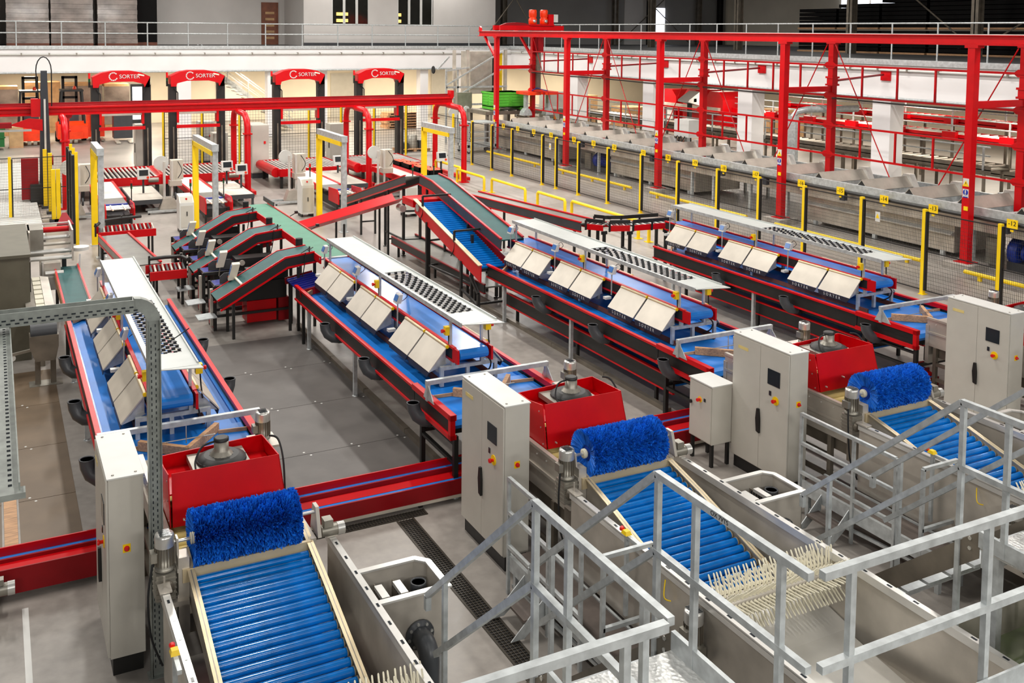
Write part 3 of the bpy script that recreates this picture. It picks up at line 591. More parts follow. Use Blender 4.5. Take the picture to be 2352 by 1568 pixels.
    for x in (cx0+.14, cx0+.34):
        sc = B(x, x+.012, cy0+.05, cy1-.12, .75, 1.32).o('strainer', 'steel_dark', sb); B(x-.03, x+.05, cy0+.14, cy1-.22, 1.32, 1.36).o('strainer_grip', 'steel_bright', sc)
        hl = MB()
        for k in range(9): hl.box(x-.003, x+.015, cy0+.07+k*.045, cy0+.09+k*.045, 1.26, 1.3)
        hl.o('strainer_slot', 'screen', sc, kind='stuff')
    MB().path([(cx1-.16, cy0+.36, .72), (cx1-.16, cy0+.36, 1.3)], .085, 14, False).path([(cx1-.16, cy0+.36, 1.3), (cx1-.16, cy0+.36, .72)], .072, 14, False).lathe((cx1-.16, cy0+.36, 1.29), [(.085, 0), (.085, .012), (.07, .012), (.07, 0)], 16).o('standpipe', 'pvc_grey', sb)
    for x in (cx0+.1, cx1-.05): MB().box(x-.02, x+.02, cy0+.02, cy0+.06, 0, .7).o('sump_leg', 'galvanised', sb)
    fl_ = MB().lathe((cx1-.3, cy0, .98), [(.06, 0), (.15, 0), (.15, -.03), (.1, -.035), (.1, -.05)], 20, 'y').o('pipe_flange', 'pvc_grey', t)
    bt = None
    for k in range(8):
        a = 2*math.pi*k/8+.2; q = MB().lathe((cx1-.3+.122*math.cos(a), cy0-.03, .98+.122*math.sin(a)), [(.018, 0), (.016, -.014)], 6, 'y').o('flange_bolt', 'chrome', fl_)
    pts = [(cx1-.3, cy0-.03, .98), (cx1-.3, cy0-.12, .98)]+[(cx1-.3, cy0-.12-.14*math.sin(a), .84+.14*math.cos(a)) for a in (.3, .6, .9, 1.2, 1.5)]+[(cx1-.3, cy0-.26, .5), (cx1-.3, cy0-.26, .02)]
    MB().path(pts, .1, 16).o('drain_elbow', 'pvc_grey', fl_)
    # the rubber-finger paddle roll
    pa = MB().lathe((xl+.22, 7.5, 1.2), [(.09, 0), (.09, xr-xl-.2)], 8, 'x').o('paddle_roll', 'steel', t)
    fg = None; N = 32
    for rw in range(9):
        a = 2*math.pi*rw/9+.2
        for k in range(N):
            x = xl+.25+(xr-xl-.24)*k/(N-1)
            if fg is None:
                f0 = MB(); f0.lathe((0, 0, 0), [(.02, .09), (.015, .1), (.0105, .13), (.009, .3), (.005, .31)], 8)
                fg = f0.o('finger', 'ivory', t, raw=True); fg.location = (x-ORG[t.name][0], 7.5-ORG[t.name][1], 1.2-ORG[t.name][2]); f1 = fg
            else:
                c = fg.copy(); C.objects.link(c); c.parent = t; c.location = (x-ORG[t.name][0], 7.5-ORG[t.name][1], 1.2-ORG[t.name][2]); f1 = c
            f1.rotation_euler = (a-math.pi/2+random.uniform(-.03, .03), random.uniform(-.05, .05)+(.12 if rw % 2 else -.12), 0)
    gm = gear_motor(t, xl-.12, 7.42, .95, 'paddle_motor'); MB().box(xl-.2, xl-.02, 7.34, 7.52, .78, .95).o('gearbox', 'motor_grey', t)
    MB().lathe((xl-.11, 7.34, .86), [(.05, 0), (.06, -.01), (.04, -.02), (.035, .02)], 12, 'y').o('gearbox_cover', 'screen', t)
    cable([(xl-.14, 7.4, .95), (xl-.2, 7.3, .7), (xl-.1, 7.1, .5), (xl+.02, 7.0, .5)], .014, 'rubber', t)
    MB().path([(xl+.3, 6.9, .5), (xl+.1, 6.8, .3), (xl-.1, 6.7, .1)], .11, 12).o('drain_hose', 'rubber', t)
    cable([(xl-.03, 8.0, 1.3), (xl-.08, 7.95, 1.15), (xl-.03, 7.9, 1.12)], .007, 'yellow', t, 'earth_wire')
    # pull-cord stop on its bent stand
    st = MB().bar((xl-.1, 8.6, .6), (xl-.1, 8.6, 1.5), .04).bar((xl-.1, 8.62, 1.5), (xl-.1, 8.35, 1.5), .04).o('stop_stand', 'galvanised', t)
    MB().hexa([(xl-.14, 8.56, 1.52), (xl-.06, 8.56, 1.52), (xl-.06, 8.66, 1.52), (xl-.14, 8.66, 1.52), (xl-.13, 8.58, 1.56), (xl-.07, 8.58, 1.56), (xl-.07, 8.64, 1.56), (xl-.13, 8.64, 1.56)]).o('stop_shroud', 'yellow', st)
    MB().lathe((xl-.11, 8.66, 1.55), [(.022, 0), (.03, .03), (.02, .04)], 10, 'y').o('stop_button', 'button_red', st)
    return t
def under_conv():
    t = thing('return_conveyor', '', 'conveyor', (2.2, 17.5, 0), 'low return conveyors under the sorting lines')
    B(1.5, 2.95, 14.2, 20.9, .52, .55).o('belt', 'belt_blue', t)
    for sx, x in ((1, 1.42), (-1, 3.03)):
        B(x, x+.04*sx, 14.2, 20.9, .4, .66).o('side_channel', 'black', t); B(x-.012*sx, x+.05*sx, 14.2, 20.92, .66, .69).o('top_lip', 'red', t); B(x-.012*sx, x+.04*sx, 14.2, 20.92, .37, .4).o('bottom_lip', 'red', t)
    for x in (1.5, 2.95):
        for y in (14.8, 17.6, 20.3): MB().box(x-.03, x+.03, y-.03, y+.03, 0, .38).o('leg', 'black', t)
    return t
L0 = (lower_line(), upper_line(), shelf(), cabinet(), hood(), dryer(), tub())
UC = under_conv()
texts = (('blue sorting conveyor with red edges on the line ', ''), ('raised belt with beige trays on the line ', ''), ('white shelf with skate wheels above the line ', ''), ('tall grey cabinet heading the line ', ''), ('red drying hood with fan on the line ', ''), ('steel dryer with blue brush on the line ', ''), ('steel tub with blue roller bed on the line ', ''))
for i in range(1, 4):
    for k, r in enumerate(L0):
        if i == 3 and k == 6: continue
        dup(r, (LD[i], LY[i] if k in (1, 2) else 0, 0), texts[k][0]+LN[i])
for k, r in enumerate(L0): r['label'] = texts[k][0]+LN[0]
UC.location.x += LD[2]; ORG[UC.name] = tuple(UC.location); UC['label'] = 'low return conveyor under the line '+LN[2]
dup(UC, (LD[3]-LD[2], 0, 0), 'low return conveyor under the line '+LN[3])
TXT = None
# pale lettering on the tray lips of the outer three lines
for r in [o for o in C.objects if o.name.startswith('packing_conveyor')]:
    if r.location.x < 10: continue
    for ch in [c for c in r.children if c.name.startswith('tray')]:
        b = ch.bound_box; cx = sum(v[0] for v in b)/8+r.location.x
        if cx > r.location.x: continue
        yc = sum(v[1] for v in b)/8
        if TXT is None:
            cu = bpy.data.curves.new('tray_lettering', 'FONT'); cu.body = 'SORTER'; cu.size = .085; cu.extrude = .001; cu.align_x = 'CENTER'; cu.align_y = 'CENTER'; cu.space_character = 1.8
            o = bpy.data.objects.new('lettering', cu); C.objects.link(o); dg = bpy.context.evaluated_depsgraph_get()
            TXT = bpy.data.meshes.new_from_object(o.evaluated_get(dg)); bpy.data.objects.remove(o); TXT.materials.append(M['white'])
        o = bpy.data.objects.new('lettering', TXT); C.objects.link(o); o.parent = ch; o['kind'] = 'stuff'
        o.location = (1.505-2.2, yc+.04, 1.35-1.2); o.rotation_euler = (math.pi/2, 0, -math.pi/2)
# ---------------------------------------------------------------- low red cross conveyors, drain, walkways
t = thing('waste_conveyor', 'long low red trough conveyor with a blue belt crossing under the dryers', 'conveyor', (6, 13.18, 0))
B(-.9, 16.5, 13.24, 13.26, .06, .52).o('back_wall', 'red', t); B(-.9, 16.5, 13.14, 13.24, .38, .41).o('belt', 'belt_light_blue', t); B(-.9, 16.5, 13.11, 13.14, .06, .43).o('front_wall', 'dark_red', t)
B(-.92, -.9, 13.1, 13.26, .06, .5).o('end_plate', 'red', t); B(-.9, 2.9, 12.9, 12.92, .08, .4).o('front_skirt', 'dark_red', t); B(-.9, 2.9, 12.92, 13.11, .36, .385).o('ledge', 'red', t)
for x in (-.6, 2.4, 5.3, 8.2, 11, 14): MB().box(x-.03, x+.03, 13.13, 13.23, 0, .38).o('foot', 'black', t)
g = MB().tube((-.15, 12.65, .3), (.02, 12.65, .3), .075, 14).o('gear_motor', 'motor_grey', t); MB().tube((.02, 12.65, .3), (.1, 12.65, .3), .082, 14).o('fan_cover', 'chrome', g); B(-.12, -.02, 12.6, 12.7, .37, .44).o('terminal_box', 'motor_grey', g); B(-.3, -.15, 12.58, 12.84, .2, .4).o('gearbox', 'motor_grey', g); B(-.2, -.1, 12.7, 12.9, 0, .25).o('motor_stand', 'steel_dark', g)
t = thing('waste_conveyor', 'nearer low red trough conveyor with a blue belt beside the floor drain', 'conveyor', (8, 13.0, 0))
MB().slab([(2.95, 12.98, .32), (16.5, 12.98, .32), (16.5, 13.1, .36), (2.95, 13.1, .36)], .012).o('back_wall', 'red', t)
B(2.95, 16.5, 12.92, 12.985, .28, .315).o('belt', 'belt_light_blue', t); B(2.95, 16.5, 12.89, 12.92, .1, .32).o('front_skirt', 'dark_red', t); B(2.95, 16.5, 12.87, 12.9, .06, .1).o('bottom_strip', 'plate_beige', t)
for x in (3.6, 5.5, 9, 12): MB().box(x-.03, x+.03, 12.92, 13.05, 0, .29).o('foot', 'black', t)
for nm, lab, xa, ya, yb in (('floor_kerb', 'dull steel kerb strip along the floor sheets before the second line', 6.33, 13.4, 22.3), ('floor_kerb', 'dull steel kerb strip on the floor beside the third line', 11.05, 14.3, 22.2)):
    t = thing(nm, lab, 'kerb', (xa, (ya+yb)/2, 0)); y = ya
    while y < yb-.1: B(xa-.05, xa+.05, y, min(y+2.1, yb)-.015, 0, .09).o('kerb_length', 'steel_dark', t); y += 2.1
for nm, lab, (x0, x1, y0, y1) in (('drain_grate', 'long black floor drain grate running towards the steps', (5.04, 5.27, 8.2, 12.68)), ('drain_grate', 'black floor drain grate under the nearer red trough', (3.4, 5.5, 12.7, 12.87))):
    t = thing(nm, lab, 'drain', ((x0+x1)/2, (y0+y1)/2, 0)); lng = y1-y0 > x1-x0
    B(x0, x1, y0, y1, 0, .002).o('channel', 'black', t)
    MB().box(x0-.02, x0+.008, y0, y1, 0, .012).box(x1-.008, x1+.02, y0, y1, 0, .012).o('grate_frame', 'grate', t)
    m = MB(); a = y0
    while a < y1: m.box(x0, x1, a, a+.008, .002, .012); a += .05
    a = x0+.04
    while a < x1: m.box(a, a+.008, y0, y1, .002, .013); a += .045
    m.o('grate_bar', 'grate', t, kind='stuff')
# small grey cabinet beside the third tall one
t = thing('junction_cabinet', 'small light grey cabinet on black legs beside a tall grey cabinet', 'cabinet', (10.4, 12.5, 0))
B(10.22, 10.62, 12.12, 12.68, .38, 1.33).o('body', 'cabinet_grey', t); B(10.2, 10.22, 12.14, 12.66, .4, 1.31).o('door', 'cabinet_grey', t); B(10.2, 10.64, 12.1, 12.7, 1.33, 1.35).o('roof_plate', 'white', t)
MB().lathe((10.2, 12.4, 1.05), [(.04, 0), (.02, -.01), (.02, -.04), (.03, -.045), (.027, -.065)], 12, 'x').o('stop_button', 'button_red', t); MB().lathe((10.2, 12.4, 1.05), [(.05, 0), (.05, -.004)], 14, 'x').o('stop_collar', 'yellow', t); B(10.19, 10.2, 12.26, 12.3, 1.05, 1.1).o('key_switch', 'screen', t); MB().lathe((10.2, 12.62, .95), [(.03, 0), (.03, -.03)], 10, 'x').o('latch', 'black', t)
for x in (10.26, 10.58):
    for y in (12.16, 12.64): MB().box(x-.025, x+.025, y-.025, y+.025, 0, .38).o('leg', 'black', t)
# crossover steps and walkway decks
def steps(dx, lab, lab2):
    t = thing('access_steps', lab, 'steps', (4.22+dx, 6.0, 0))
    a, b, zd, zr = 3.65+dx, 4.8+dx, 2.05, 3.4; w = .055
    for x in (a, b):
        for h in (zr, 2.75):
            MB().bar((x, 4.66, h), (x, 6.35, h), w).bar((x, 6.35, h), (x, 8.4 if h == zr else 8.2, h-1.84 if h == zr else h-1.66), w).o('handrail', 'galvanised', t)
        MB().bar((x, 8.4, zr-1.84), (x, 8.4, zr-1.98), w).o('rail_end', 'galvanised', t)
        for y in (4.93, 5.85, 6.33): MB().bar((x, y, .0 if y > 6 else zd), (x, y, zr-.02), w*.88).o('rail_post', 'galvanised', t)
        MB().bar((x, 8.0, 0), (x, 8.0, 1.95 if False else 1.9), w*.8).o('rail_post', 'galvanised', t)
        s = .0 if x == a else 0
        MB().ext([(6.1, zd+.15), (6.1, zd-.12), (8.15, .2), (8.3, .2), (8.3, .3)], 'x', x-.006, x+.006).o('stringer', 'steel_dark', t)
        MB().box(x-.02, x+.02, 4.0, 6.1, zd, zd+.16).o('kick_plate', 'galvanised', t)
    tr = None
    for k in range(8):
        y = 6.15+k*.25; z = zd-.22*(k+1)
        if tr is None: tr = B(a+.01, b-.01, y, y+.24, z-.03, z).o('tread', 'galvanised', t); y0, z0 = y, z
        else: inst(tr, t, (0, y-y0, z-z0))
    B(a, b, 3.6, 6.1, zd-.03, zd).o('deck_plate', 'tread_plate', t); MB().box(a, b, 4.0, 4.08, zd-.2, zd-.03).box(a, b, 6.0, 6.08, zd-.2, zd-.03).o('deck_bearer', 'galvanised', t)
    for x in (a+.05, b-.05): MB().box(x-.04, x+.04, 4.1, 4.18, 0, zd-.03).box(x-.04, x+.04, 5.9, 5.98, 0, zd-.03).o('deck_leg', 'galvanised', t)
    for x in (a, b):
        for z in (zd+.02, zd-.08): MB().lathe((x, 6.2, z+.02), [(.02, -.015), (.02, .015)], 6, 'x').o('bolt', 'chrome', t)
    if dx == 0: text('OX 7VTS', .05, (b-w/2-.002, 5.55, zr), (math.pi/2, 0, -math.pi/2), 'black', t, 'pen_marking', .0005)
    # low service platform beside the steps
    q = thing('service_platform', lab2, 'platform', (5.95+dx, 9.4, 0)); x0, x1, y0, y1, zz = 5.62+dx, 6.12+dx, 8.0, 10.45, .45
    B(x0+.05, x1, y0, y1, zz-.03, zz).o('deck_plate', 'deck_dark', q); MB().box(x0, x0+.05, y0, y1, zz-.14, zz+.05).box(x1, x1+.03, y0, y1, zz-.1, zz+.02).o('side_beam', 'galvanised', q)
    for y in (10.42, 9.45, 8.75): MB().bar((x0, y, 0), (x0, y, 1.49), .04).o('rail_post', 'galvanised', q)
    for z in (1.48, 1.05, .62): MB().bar((x0, 8.75, z), (x0, 10.42, z), .045).o('rail', 'galvanised', q)
    MB().bar((x0+.02, 8.35, 0), (x0+.02, 8.35, 1.5), .045).bar((x0+.02, 8.35, 1.5), (x0+.65, 8.35, 1.5), .045).bar((x0+.02, 8.35, .7), (x0+.65, 8.35, .7), .045).bar((x0+.65, 8.35, 0), (x0+.65, 8.35, 1.5), .045).o('end_frame', 'galvanised', q)
    MB().ext([(x0, zz), (x0-.45, .02), (x0-.28, .02), (x0, zz-.22)], 'y', 10.0, 10.012).ext([(x0, zz), (x0-.45, .02), (x0-.28, .02), (x0, zz-.22)], 'y', 9.5, 9.512).o('step_stringer', 'galvanised', q); B(x0-.28, x0-.05, 9.51, 10.0, .2, .23).o('step_tread', 'deck_dark', q)
    for x in (x0+.05, x1-.05):
        for y in (8.1, 10.3): MB().box(x-.03, x+.03, y-.03, y+.03, 0, zz-.03).o('platform_leg', 'galvanised', q)
    MB().bar((x0+.06, 8.0, .25), (x0+.06, 10.4, .1), .04).o('brace', 'galvanised', q)
steps(0, 'galvanised steps with handrails down to the grate by the first two tubs', 'low grey platform with rails beside the tub under the finger roll')
steps(4.83, 'galvanised steps with handrails between the second and third roller beds', 'low grey platform with rails beside the farthest roller bed in view')
def xrail(x0, x1, lab, posts, kick=True):
    t = thing('walkway_railing', lab, 'railing', ((x0+x1)/2, 4.64, 2.05))
    for z in (3.4, 2.75): MB().bar((x0, 4.64, z), (x1, 4.64, z), .058).o('rail', 'galvanised', t)
    for x in posts: MB().bar((x, 4.64, 2.0), (x, 4.64, 3.38), .05).o('rail_post', 'galvanised', t)
    MB().bar((x0+.15, 4.6, 2.13), (x1, 4.6, 2.13), .02, .16).o('kick_plate', 'galvanised', t)
    B(x0, x1, 3.6, 4.6, 2.02, 2.05).o('deck_plate', 'tread_plate', t); B(x0, x1, 4.5, 4.58, 1.85, 2.02).o('deck_bearer', 'galvanised', t)
    for x in (x0+.3, x1-.3): MB().box(x-.04, x+.04, 4.3, 4.38, 0, 2.02).o('deck_leg', 'galvanised', t)
xrail(-.4, 3.6, 'galvanised walkway railing crossing before the first roller bed', (3.3, 1.9, .6))
xrail(4.88, 8.4, 'galvanised walkway railing crossing in front of the white finger roll', (5.15, 6.55, 7.95))
xrail(9.75, 13.2, 'galvanised walkway railing crossing in front of the farthest roller bed', (10.0, 11.4, 12.8))
# water channel before the third line
t = thing('water_channel', 'steel water channel holding greenish water beside the big steel tub', 'tank', (9.3, 5.9, 0))
MB().box(8.35, 11.2, 6.45, 6.47, .3, 1.05).o('tank_wall', 'steel', t); MB().box(8.35, 11.2, 5.3, 5.32, .3, 1.05).o('tank_wall', 'steel', t); MB().box(8.35, 8.37, 5.32, 6.45, .3, 1.05).o('tank_wall', 'steel', t); B(8.37, 11.2, 5.32, 6.45, .3, .32).o('tank_floor', 'steel', t); B(8.37, 11.2, 5.32, 6.45, .7, .71).o('water', 'water', t, kind='stuff')
MB().box(8.3, 11.2, 6.43, 6.5, 1.05, 1.07).o('rim', 'steel_bright', t); MB().box(8.3, 8.4, 5.3, 6.5, 1.05, 1.07).o('rim', 'steel_bright', t)
for x in (8.5, 10, 11.1): MB().box(x-.04, x+.04, 6.38, 6.46, 0, .3).box(x-.04, x+.04, 5.32, 5.4, 0, .3).o('leg', 'steel_dark', t)
# cable trays at the camera side
t = thing('bent_cable_tray', 'perforated galvanised cable tray bent down beside a tall grey cabinet', 'cable tray', (1.45, 10.7, 0))
yt = 10.7; zt = 4.12
MB().box(1.39, 1.53, yt-.03, yt+.03, 0, zt-.2).o('tray_upright', 'tray_zinc', t); MB().box(1.39, 1.4, yt-.07, yt-.03, 0, zt-.2).box(1.52, 1.53, yt-.07, yt-.03, 0, zt-.2).o('upright_flange', 'tray_zinc', t)
ar = MB()
for k in range(6):
    a0, a1 = math.pi/2*k/6, math.pi/2*(k+1)/6; cx, cz = 1.27, zt-.2
    f = lambda r, a: (cx+r*math.cos(a), cz+r*math.sin(a))
    p = [f(.12, a0), f(.26, a0), f(.26, a1), f(.12, a1)]; ar.ext(p, 'y', yt-.05, yt+.05)
ar.o('tray_elbow', 'tray_zinc', t)
MB().box(-1.2, 1.27, yt-.07, yt-.06, zt-.09, zt+.05).box(-1.2, 1.27, yt-.06, yt+.1, zt-.09, zt-.08).box(-1.2, 1.27, yt+.09, yt+.1, zt-.09, zt+.05).o('tray_run', 'tray_zinc', t)
sl = MB()
for k in range(30): sl.box(-1.1+k*.08, -1.06+k*.08, yt-.075, yt-.07, zt-.03, zt-.015).box(-1.06+k*.08, -1.02+k*.08, yt-.075, yt-.07, zt-.065, zt-.05)
for k in range(60): sl.box(1.43, 1.44, yt-.035, yt-.03, .1+k*.063, .13+k*.063).box(1.475, 1.485, yt-.035, yt-.03, .13+k*.063, .16+k*.063)
sl.o('tray_slot', 'screen', t, kind='stuff')
MB().path([(-1.2, yt+.02, zt-.05), (0, yt+.01, zt-.05), (1.2, yt+.03, zt-.05)], .02, 6).path([(-1.2, yt-.02, zt-.06), (0, yt+.05, zt-.06), (1.2, yt-.01, zt-.06)], .018, 6).o('cable', 'black', t)
MB().tube((1.5, yt-.05, 3.6), (1.85, yt+.1, 3.75), .006, 5).o('cable_tail', 'rubber', t)
MB().box(1.36, 1.56, yt-.08, yt+.08, 0, .012).o('foot_plate', 'tray_zinc', t)
t = thing('cable_tray', 'perforated galvanised cable tray running towards the viewer along the pale floor edge', 'cable tray', (-.03, 9.2, 4))
B(-.2, .1, 6.9, 11.3, 3.97, 3.98).o('tray_bottom', 'tray_zinc', t); B(.09, .1, 6.9, 11.3, 3.98, 4.04).o('tray_side', 'tray_zinc', t); B(-.2, -.19, 6.9, 11.3, 3.98, 4.04).o('tray_side', 'tray_zinc', t)
sl = MB()
for k in range(50):
    for x in (-.12, -.04, .04): sl.box(x-.012, x+.012, 7.0+k*.085, 7.03+k*.085, 3.98, 3.982)
sl.o('tray_slot', 'screen', t, kind='stuff')
for y in (7.4, 8.8, 10.2): MB().tube((-.22, y, 4.0), (-.22, y, 8.0), .01, 5).o('hanger_rod', 'tray_zinc', t)
MB().box(-.22, .13, 6.85, 6.95, 3.95, 3.99).o('end_clip', 'tray_zinc', t)
# ---------------------------------------------------------------- feeders behind the lines
t = thing('green_belt_conveyor', 'long flat pale green belt conveyor with red edges feeding a shelf line', 'conveyor', (6.96, 25.2, 0))
B(6.66, 7.26, 21.5, 28.9, 1.76, 1.8).o('belt', 'belt_green_pale', t); MB().tube((6.6, 21.48, 1.77), (7.3, 21.48, 1.77), .03, 10).o('end_roller', 'chrome', t)
for x in (6.62, 7.28): B(x-.015, x+.015, 21.45, 28.9, 1.66, 1.83).o('side_rail', 'red', t)
B(7.27, 7.3, 28.2, 29.4, 1.82, 1.95).o('guide_fence', 'dark_grey', t)
for y in (22.2, 25.2, 28.5):
    for x in (6.7, 7.22): MB().box(x-.03, x+.03, y-.03, y+.03, 0, 1.7).o('leg', 'black', t)
for y in (26.6, 24.6): MB().bar((7.3, y, 1.8), (7.5, y, 1.9), .02).box(7.46, 7.54, y-.05, y+.03, 1.88, 1.95).o('sensor', 'black', t)
labs = ('nearest', 'middle', 'farthest')
for n, y0 in enumerate((21.95, 24.8, 27.5)):
    t = thing('incline_conveyor', '%s of the three dark green inclined belts feeding the pale green belt' % labs[n], 'conveyor', (5.5, y0+.2, 0), 'dark green inclined belts')
    pr = [(4.38, .93), (5.92, 1.76), (6.62, 1.84)]; y1 = y0+.74
    MB().band([(a, b+.005) for a, b in pr], 'y', y0+.02, y1-.02, .05).o('belt', 'belt_green', t)
    for y in (y0, y1):
        MB().band([(a, b-.03) for a, b in pr], 'y', y-.012, y+.012, .2).o('side_channel', 'black', t)
        MB().band([(a, b+.02) for a, b in pr], 'y', y-.02, y+.02, .04).o('top_lip', 'red', t); MB().band([(a+.06, b-.21) for a, b in pr], 'y', y-.03, y+.02, .04).o('bottom_lip', 'red', t)
    B(4.9, 4.95, y0+.02, y1-.02, 1.24, 1.27).o('belt_joint', 'ivory', t)
    for x, h in ((4.75, .9), (6.25, 1.5)):
        for y in (y0+.05, y1-.05): MB().box(x-.03, x+.03, y-.03, y+.03, 0, h).o('leg', 'black', t)
    q = MB().tube((6.5, y0+.85, 1.8), (6.5, y0+.85, 2.0), .085, 14).o('guide_drum', 'rubber', t)
    MB().tube((6.3, y0-.02, 1.84), (6.55, y0+.1, 1.93), .012, 6).tube((6.45, y0-.05, 1.9), (6.62, y0+.12, 1.92), .012, 6).tube((6.5, y0, 1.8), (6.5, y0, 1.98), .015, 6).o('sensor_bracket', 'black', t)
    cable([(6.4, y0-.03, 1.84), (6.36, y0-.05, 1.5), (6.3, y0-.02, 1.2)], .012, 'rubber', t)
for n, y in enumerate((23.1, 24.45, 25.85, 27.15, 28.55)):
    w = ('front', 'second', 'middle', 'fourth', 'rearmost')[n]
    t = thing('weighing_station', '%s of five black weighing stations with steel displays between the green inclines' % w, 'machine', (5.2, y, 0), 'weighing stations between the green inclines')
    h = .55
    for x in (4.5, 6.3):
        for yy in (y-h/2, y+h/2): MB().box(x-.035, x+.035, yy-.035, yy+.035, 0, 1.05).o('leg', 'black', t)
    MB().box(4.5, 6.3, y-h/2-.02, y-h/2+.02, .3, .36).box(4.5, 6.3, y+h/2-.02, y+h/2+.02, .3, .36).box(4.5, 6.3, y-h/2-.02, y+h/2+.02, .98, 1.05).o('frame', 'black', t)
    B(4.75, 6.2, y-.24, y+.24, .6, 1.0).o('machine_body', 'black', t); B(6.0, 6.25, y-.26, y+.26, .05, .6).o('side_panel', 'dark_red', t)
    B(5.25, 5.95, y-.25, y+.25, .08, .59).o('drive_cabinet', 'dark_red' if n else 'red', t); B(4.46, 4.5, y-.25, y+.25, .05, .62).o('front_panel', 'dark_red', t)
    MB().slab([(4.52, y-.2, 1.05), (5.3, y-.2, 1.1), (5.3, y+.25, 1.1), (4.52, y+.25, 1.05)], .03).o('weigh_belt', 'deep_blue', t)
    MB().ext([(4.62, 1.08), (5.25, 1.08), (5.25, 1.25), (5.15, 1.33), (4.72, 1.33), (4.62, 1.25)], 'y', y-.26, y-.235).o('guard_plate', 'dark_grey', t)
    MB().box(5.3, 6.25, y-.22, y+.22, 1.05, 1.3).o('hopper', 'black', t); MB().tube((5.45, y-.26, 1.2), (5.45, y-.1, 1.2), .07, 12).o('sensor_drum', 'steel', t)
    p = MB().bar((4.86, y-.32, .95), (4.9, y-.32, 1.3), .03).o('display_arm', 'motor_grey', t)
    d = MB().hexa([(4.76, y-.5, 1.2), (4.94, y-.5, 1.2), (4.98, y-.26, 1.2), (4.8, y-.26, 1.2), (4.86, y-.5, 1.56), (5.04, y-.5, 1.56), (5.08, y-.26, 1.56), (4.9, y-.26, 1.56)]).o('display_box', 'plate_beige', t)
    MB().slab([(4.785, y-.485, 1.32), (4.825, y-.28, 1.32), (4.88, y-.28, 1.53), (4.845, y-.485, 1.53)][::-1], .008).o('display_screen', 'lcd', d)
    MB().lathe((4.806, y-.39, 1.25), [(.012, 0), (.012, -.012)], 8, 'x').o('start_button', 'green_led', d); MB().lathe((4.8, y-.33, 1.25), [(.012, .01), (.012, -.012)], 8, 'x').o('stop_button', 'button_red', d)
    MB().slab([(4.06, y-.65, .4), (4.48, y-.65, .42), (4.48, y-.2, .42), (4.06, y-.2, .4)], .02).o('bag_shelf', 'galvanised', t)
    MB().box(4.4, 4.46, y-.26, y-.18, .1, .98).o('mast', 'steel', t)
for n, y in enumerate((21.4, 23.8, 26.4)):
    t = thing('slat_belt', 'dark blue slatted belt tucked under the %s green incline' % labs[n], 'conveyor', (6.2, y, 0), 'dark blue slatted belts')
    MB().slab([(6.0, y-.45, 1.2), (6.62, y-.45, 1.3), (6.62, y+.75, 1.3), (6.0, y+.75, 1.2)], .03).o('belt', 'deep_blue', t); s = None
    for k in range(7):
        yy = y-.4+k*.17
        if s is None: s = MB().bar((6.0, yy, 1.23), (6.62, yy, 1.33), .03, .03).o('slat', 'deep_blue', t); y0 = yy
        else: inst(s, t, (0, yy-y0, 0))
    for yy in (y-.48, y+.78): MB().bar((5.98, yy, 1.16), (6.64, yy, 1.27), .03, .16).o('side_rail', 'dark_red', t)
    for yy in (y-.4, y+.7): MB().box(6.05, 6.11, yy-.03, yy+.03, 0, 1.15).o('leg', 'black', t)
# red chute trough
t = thing('chute_trough', 'red sloping chute trough rising from the green belt to black frames', 'chute', (9, 26, 0))
a0, a1 = (7.45, 1.5), (10.3, 2.12)
for (ya, yb, dz0, dz1) in ((25.6, 25.95, .16, -.02), (26.1, 26.45, -.02, .16)):
    MB().slab([(a0[0], ya, a0[1]+dz0), (a1[0], ya, a1[1]+dz0), (a1[0], yb, a1[1]+dz1), (a0[0], yb, a0[1]+dz1)], .02).o('trough_wall', 'red', t)
MB().slab([(a0[0], 25.95, a0[1]-.02), (a1[0], 25.95, a1[1]-.02), (a1[0], 26.1, a1[1]-.02), (a0[0], 26.1, a0[1]-.02)], .02).o('trough_floor', 'dark_red', t)
m = MB().tube((10.25, 25.45, 2.0), (10.25, 25.75, 2.0), .1, 14).o('drum_motor', 'chrome', t)
for x, z in ((8.6, 1.65), (9.9, 1.9)):
    for y in (25.7, 26.4): MB().box(x-.025, x+.025, y-.025, y+.025, 0, z).o('leg', 'black', t)
    MB().box(x-.02, x+.02, 25.7, 26.4, .6, .64).o('cross_tie', 'black', t)
# black support frame
t = thing('support_frame', 'black square-tube support frame under the red and grey inclined conveyors', 'frame', (11.1, 26, 0))
for x, y, h in ((11.0, 22.55, 1.75), (10.82, 24.94, 1.9), (11.34, 28.11, 2.1), (11.31, 29.62, 1.7), (11.75, 22.6, 1.6), (11.8, 25.0, 2.5), (11.85, 28.0, 2.2)):
    p = MB().box(x-.035, x+.035, y-.035, y+.035, .04, h).o('leg', 'black', t); MB().lathe((x, y, 0), [(.07, 0), (.07, .015), (.018, .02), (.018, .05)], 10).o('foot', 'black', p)
for p, q in (((11.0, 22.55, .45), (11.75, 22.6, .45)), ((10.82, 24.94, .45), (11.8, 25.0, .45)), ((10.82, 24.94, 1.15), (11.8, 25, 1.15)), ((11.34, 28.11, .5), (11.85, 28, .5)), ((11.34, 28.11, 1.4), (11.85, 28, 1.4)), ((11.34, 28.11, .5), (11.31, 29.62, .5)), ((11.0, 22.55, .45), (10.82, 24.94, .45))):
    MB().bar(p, q, .05).o('tie_bar', 'black', t)
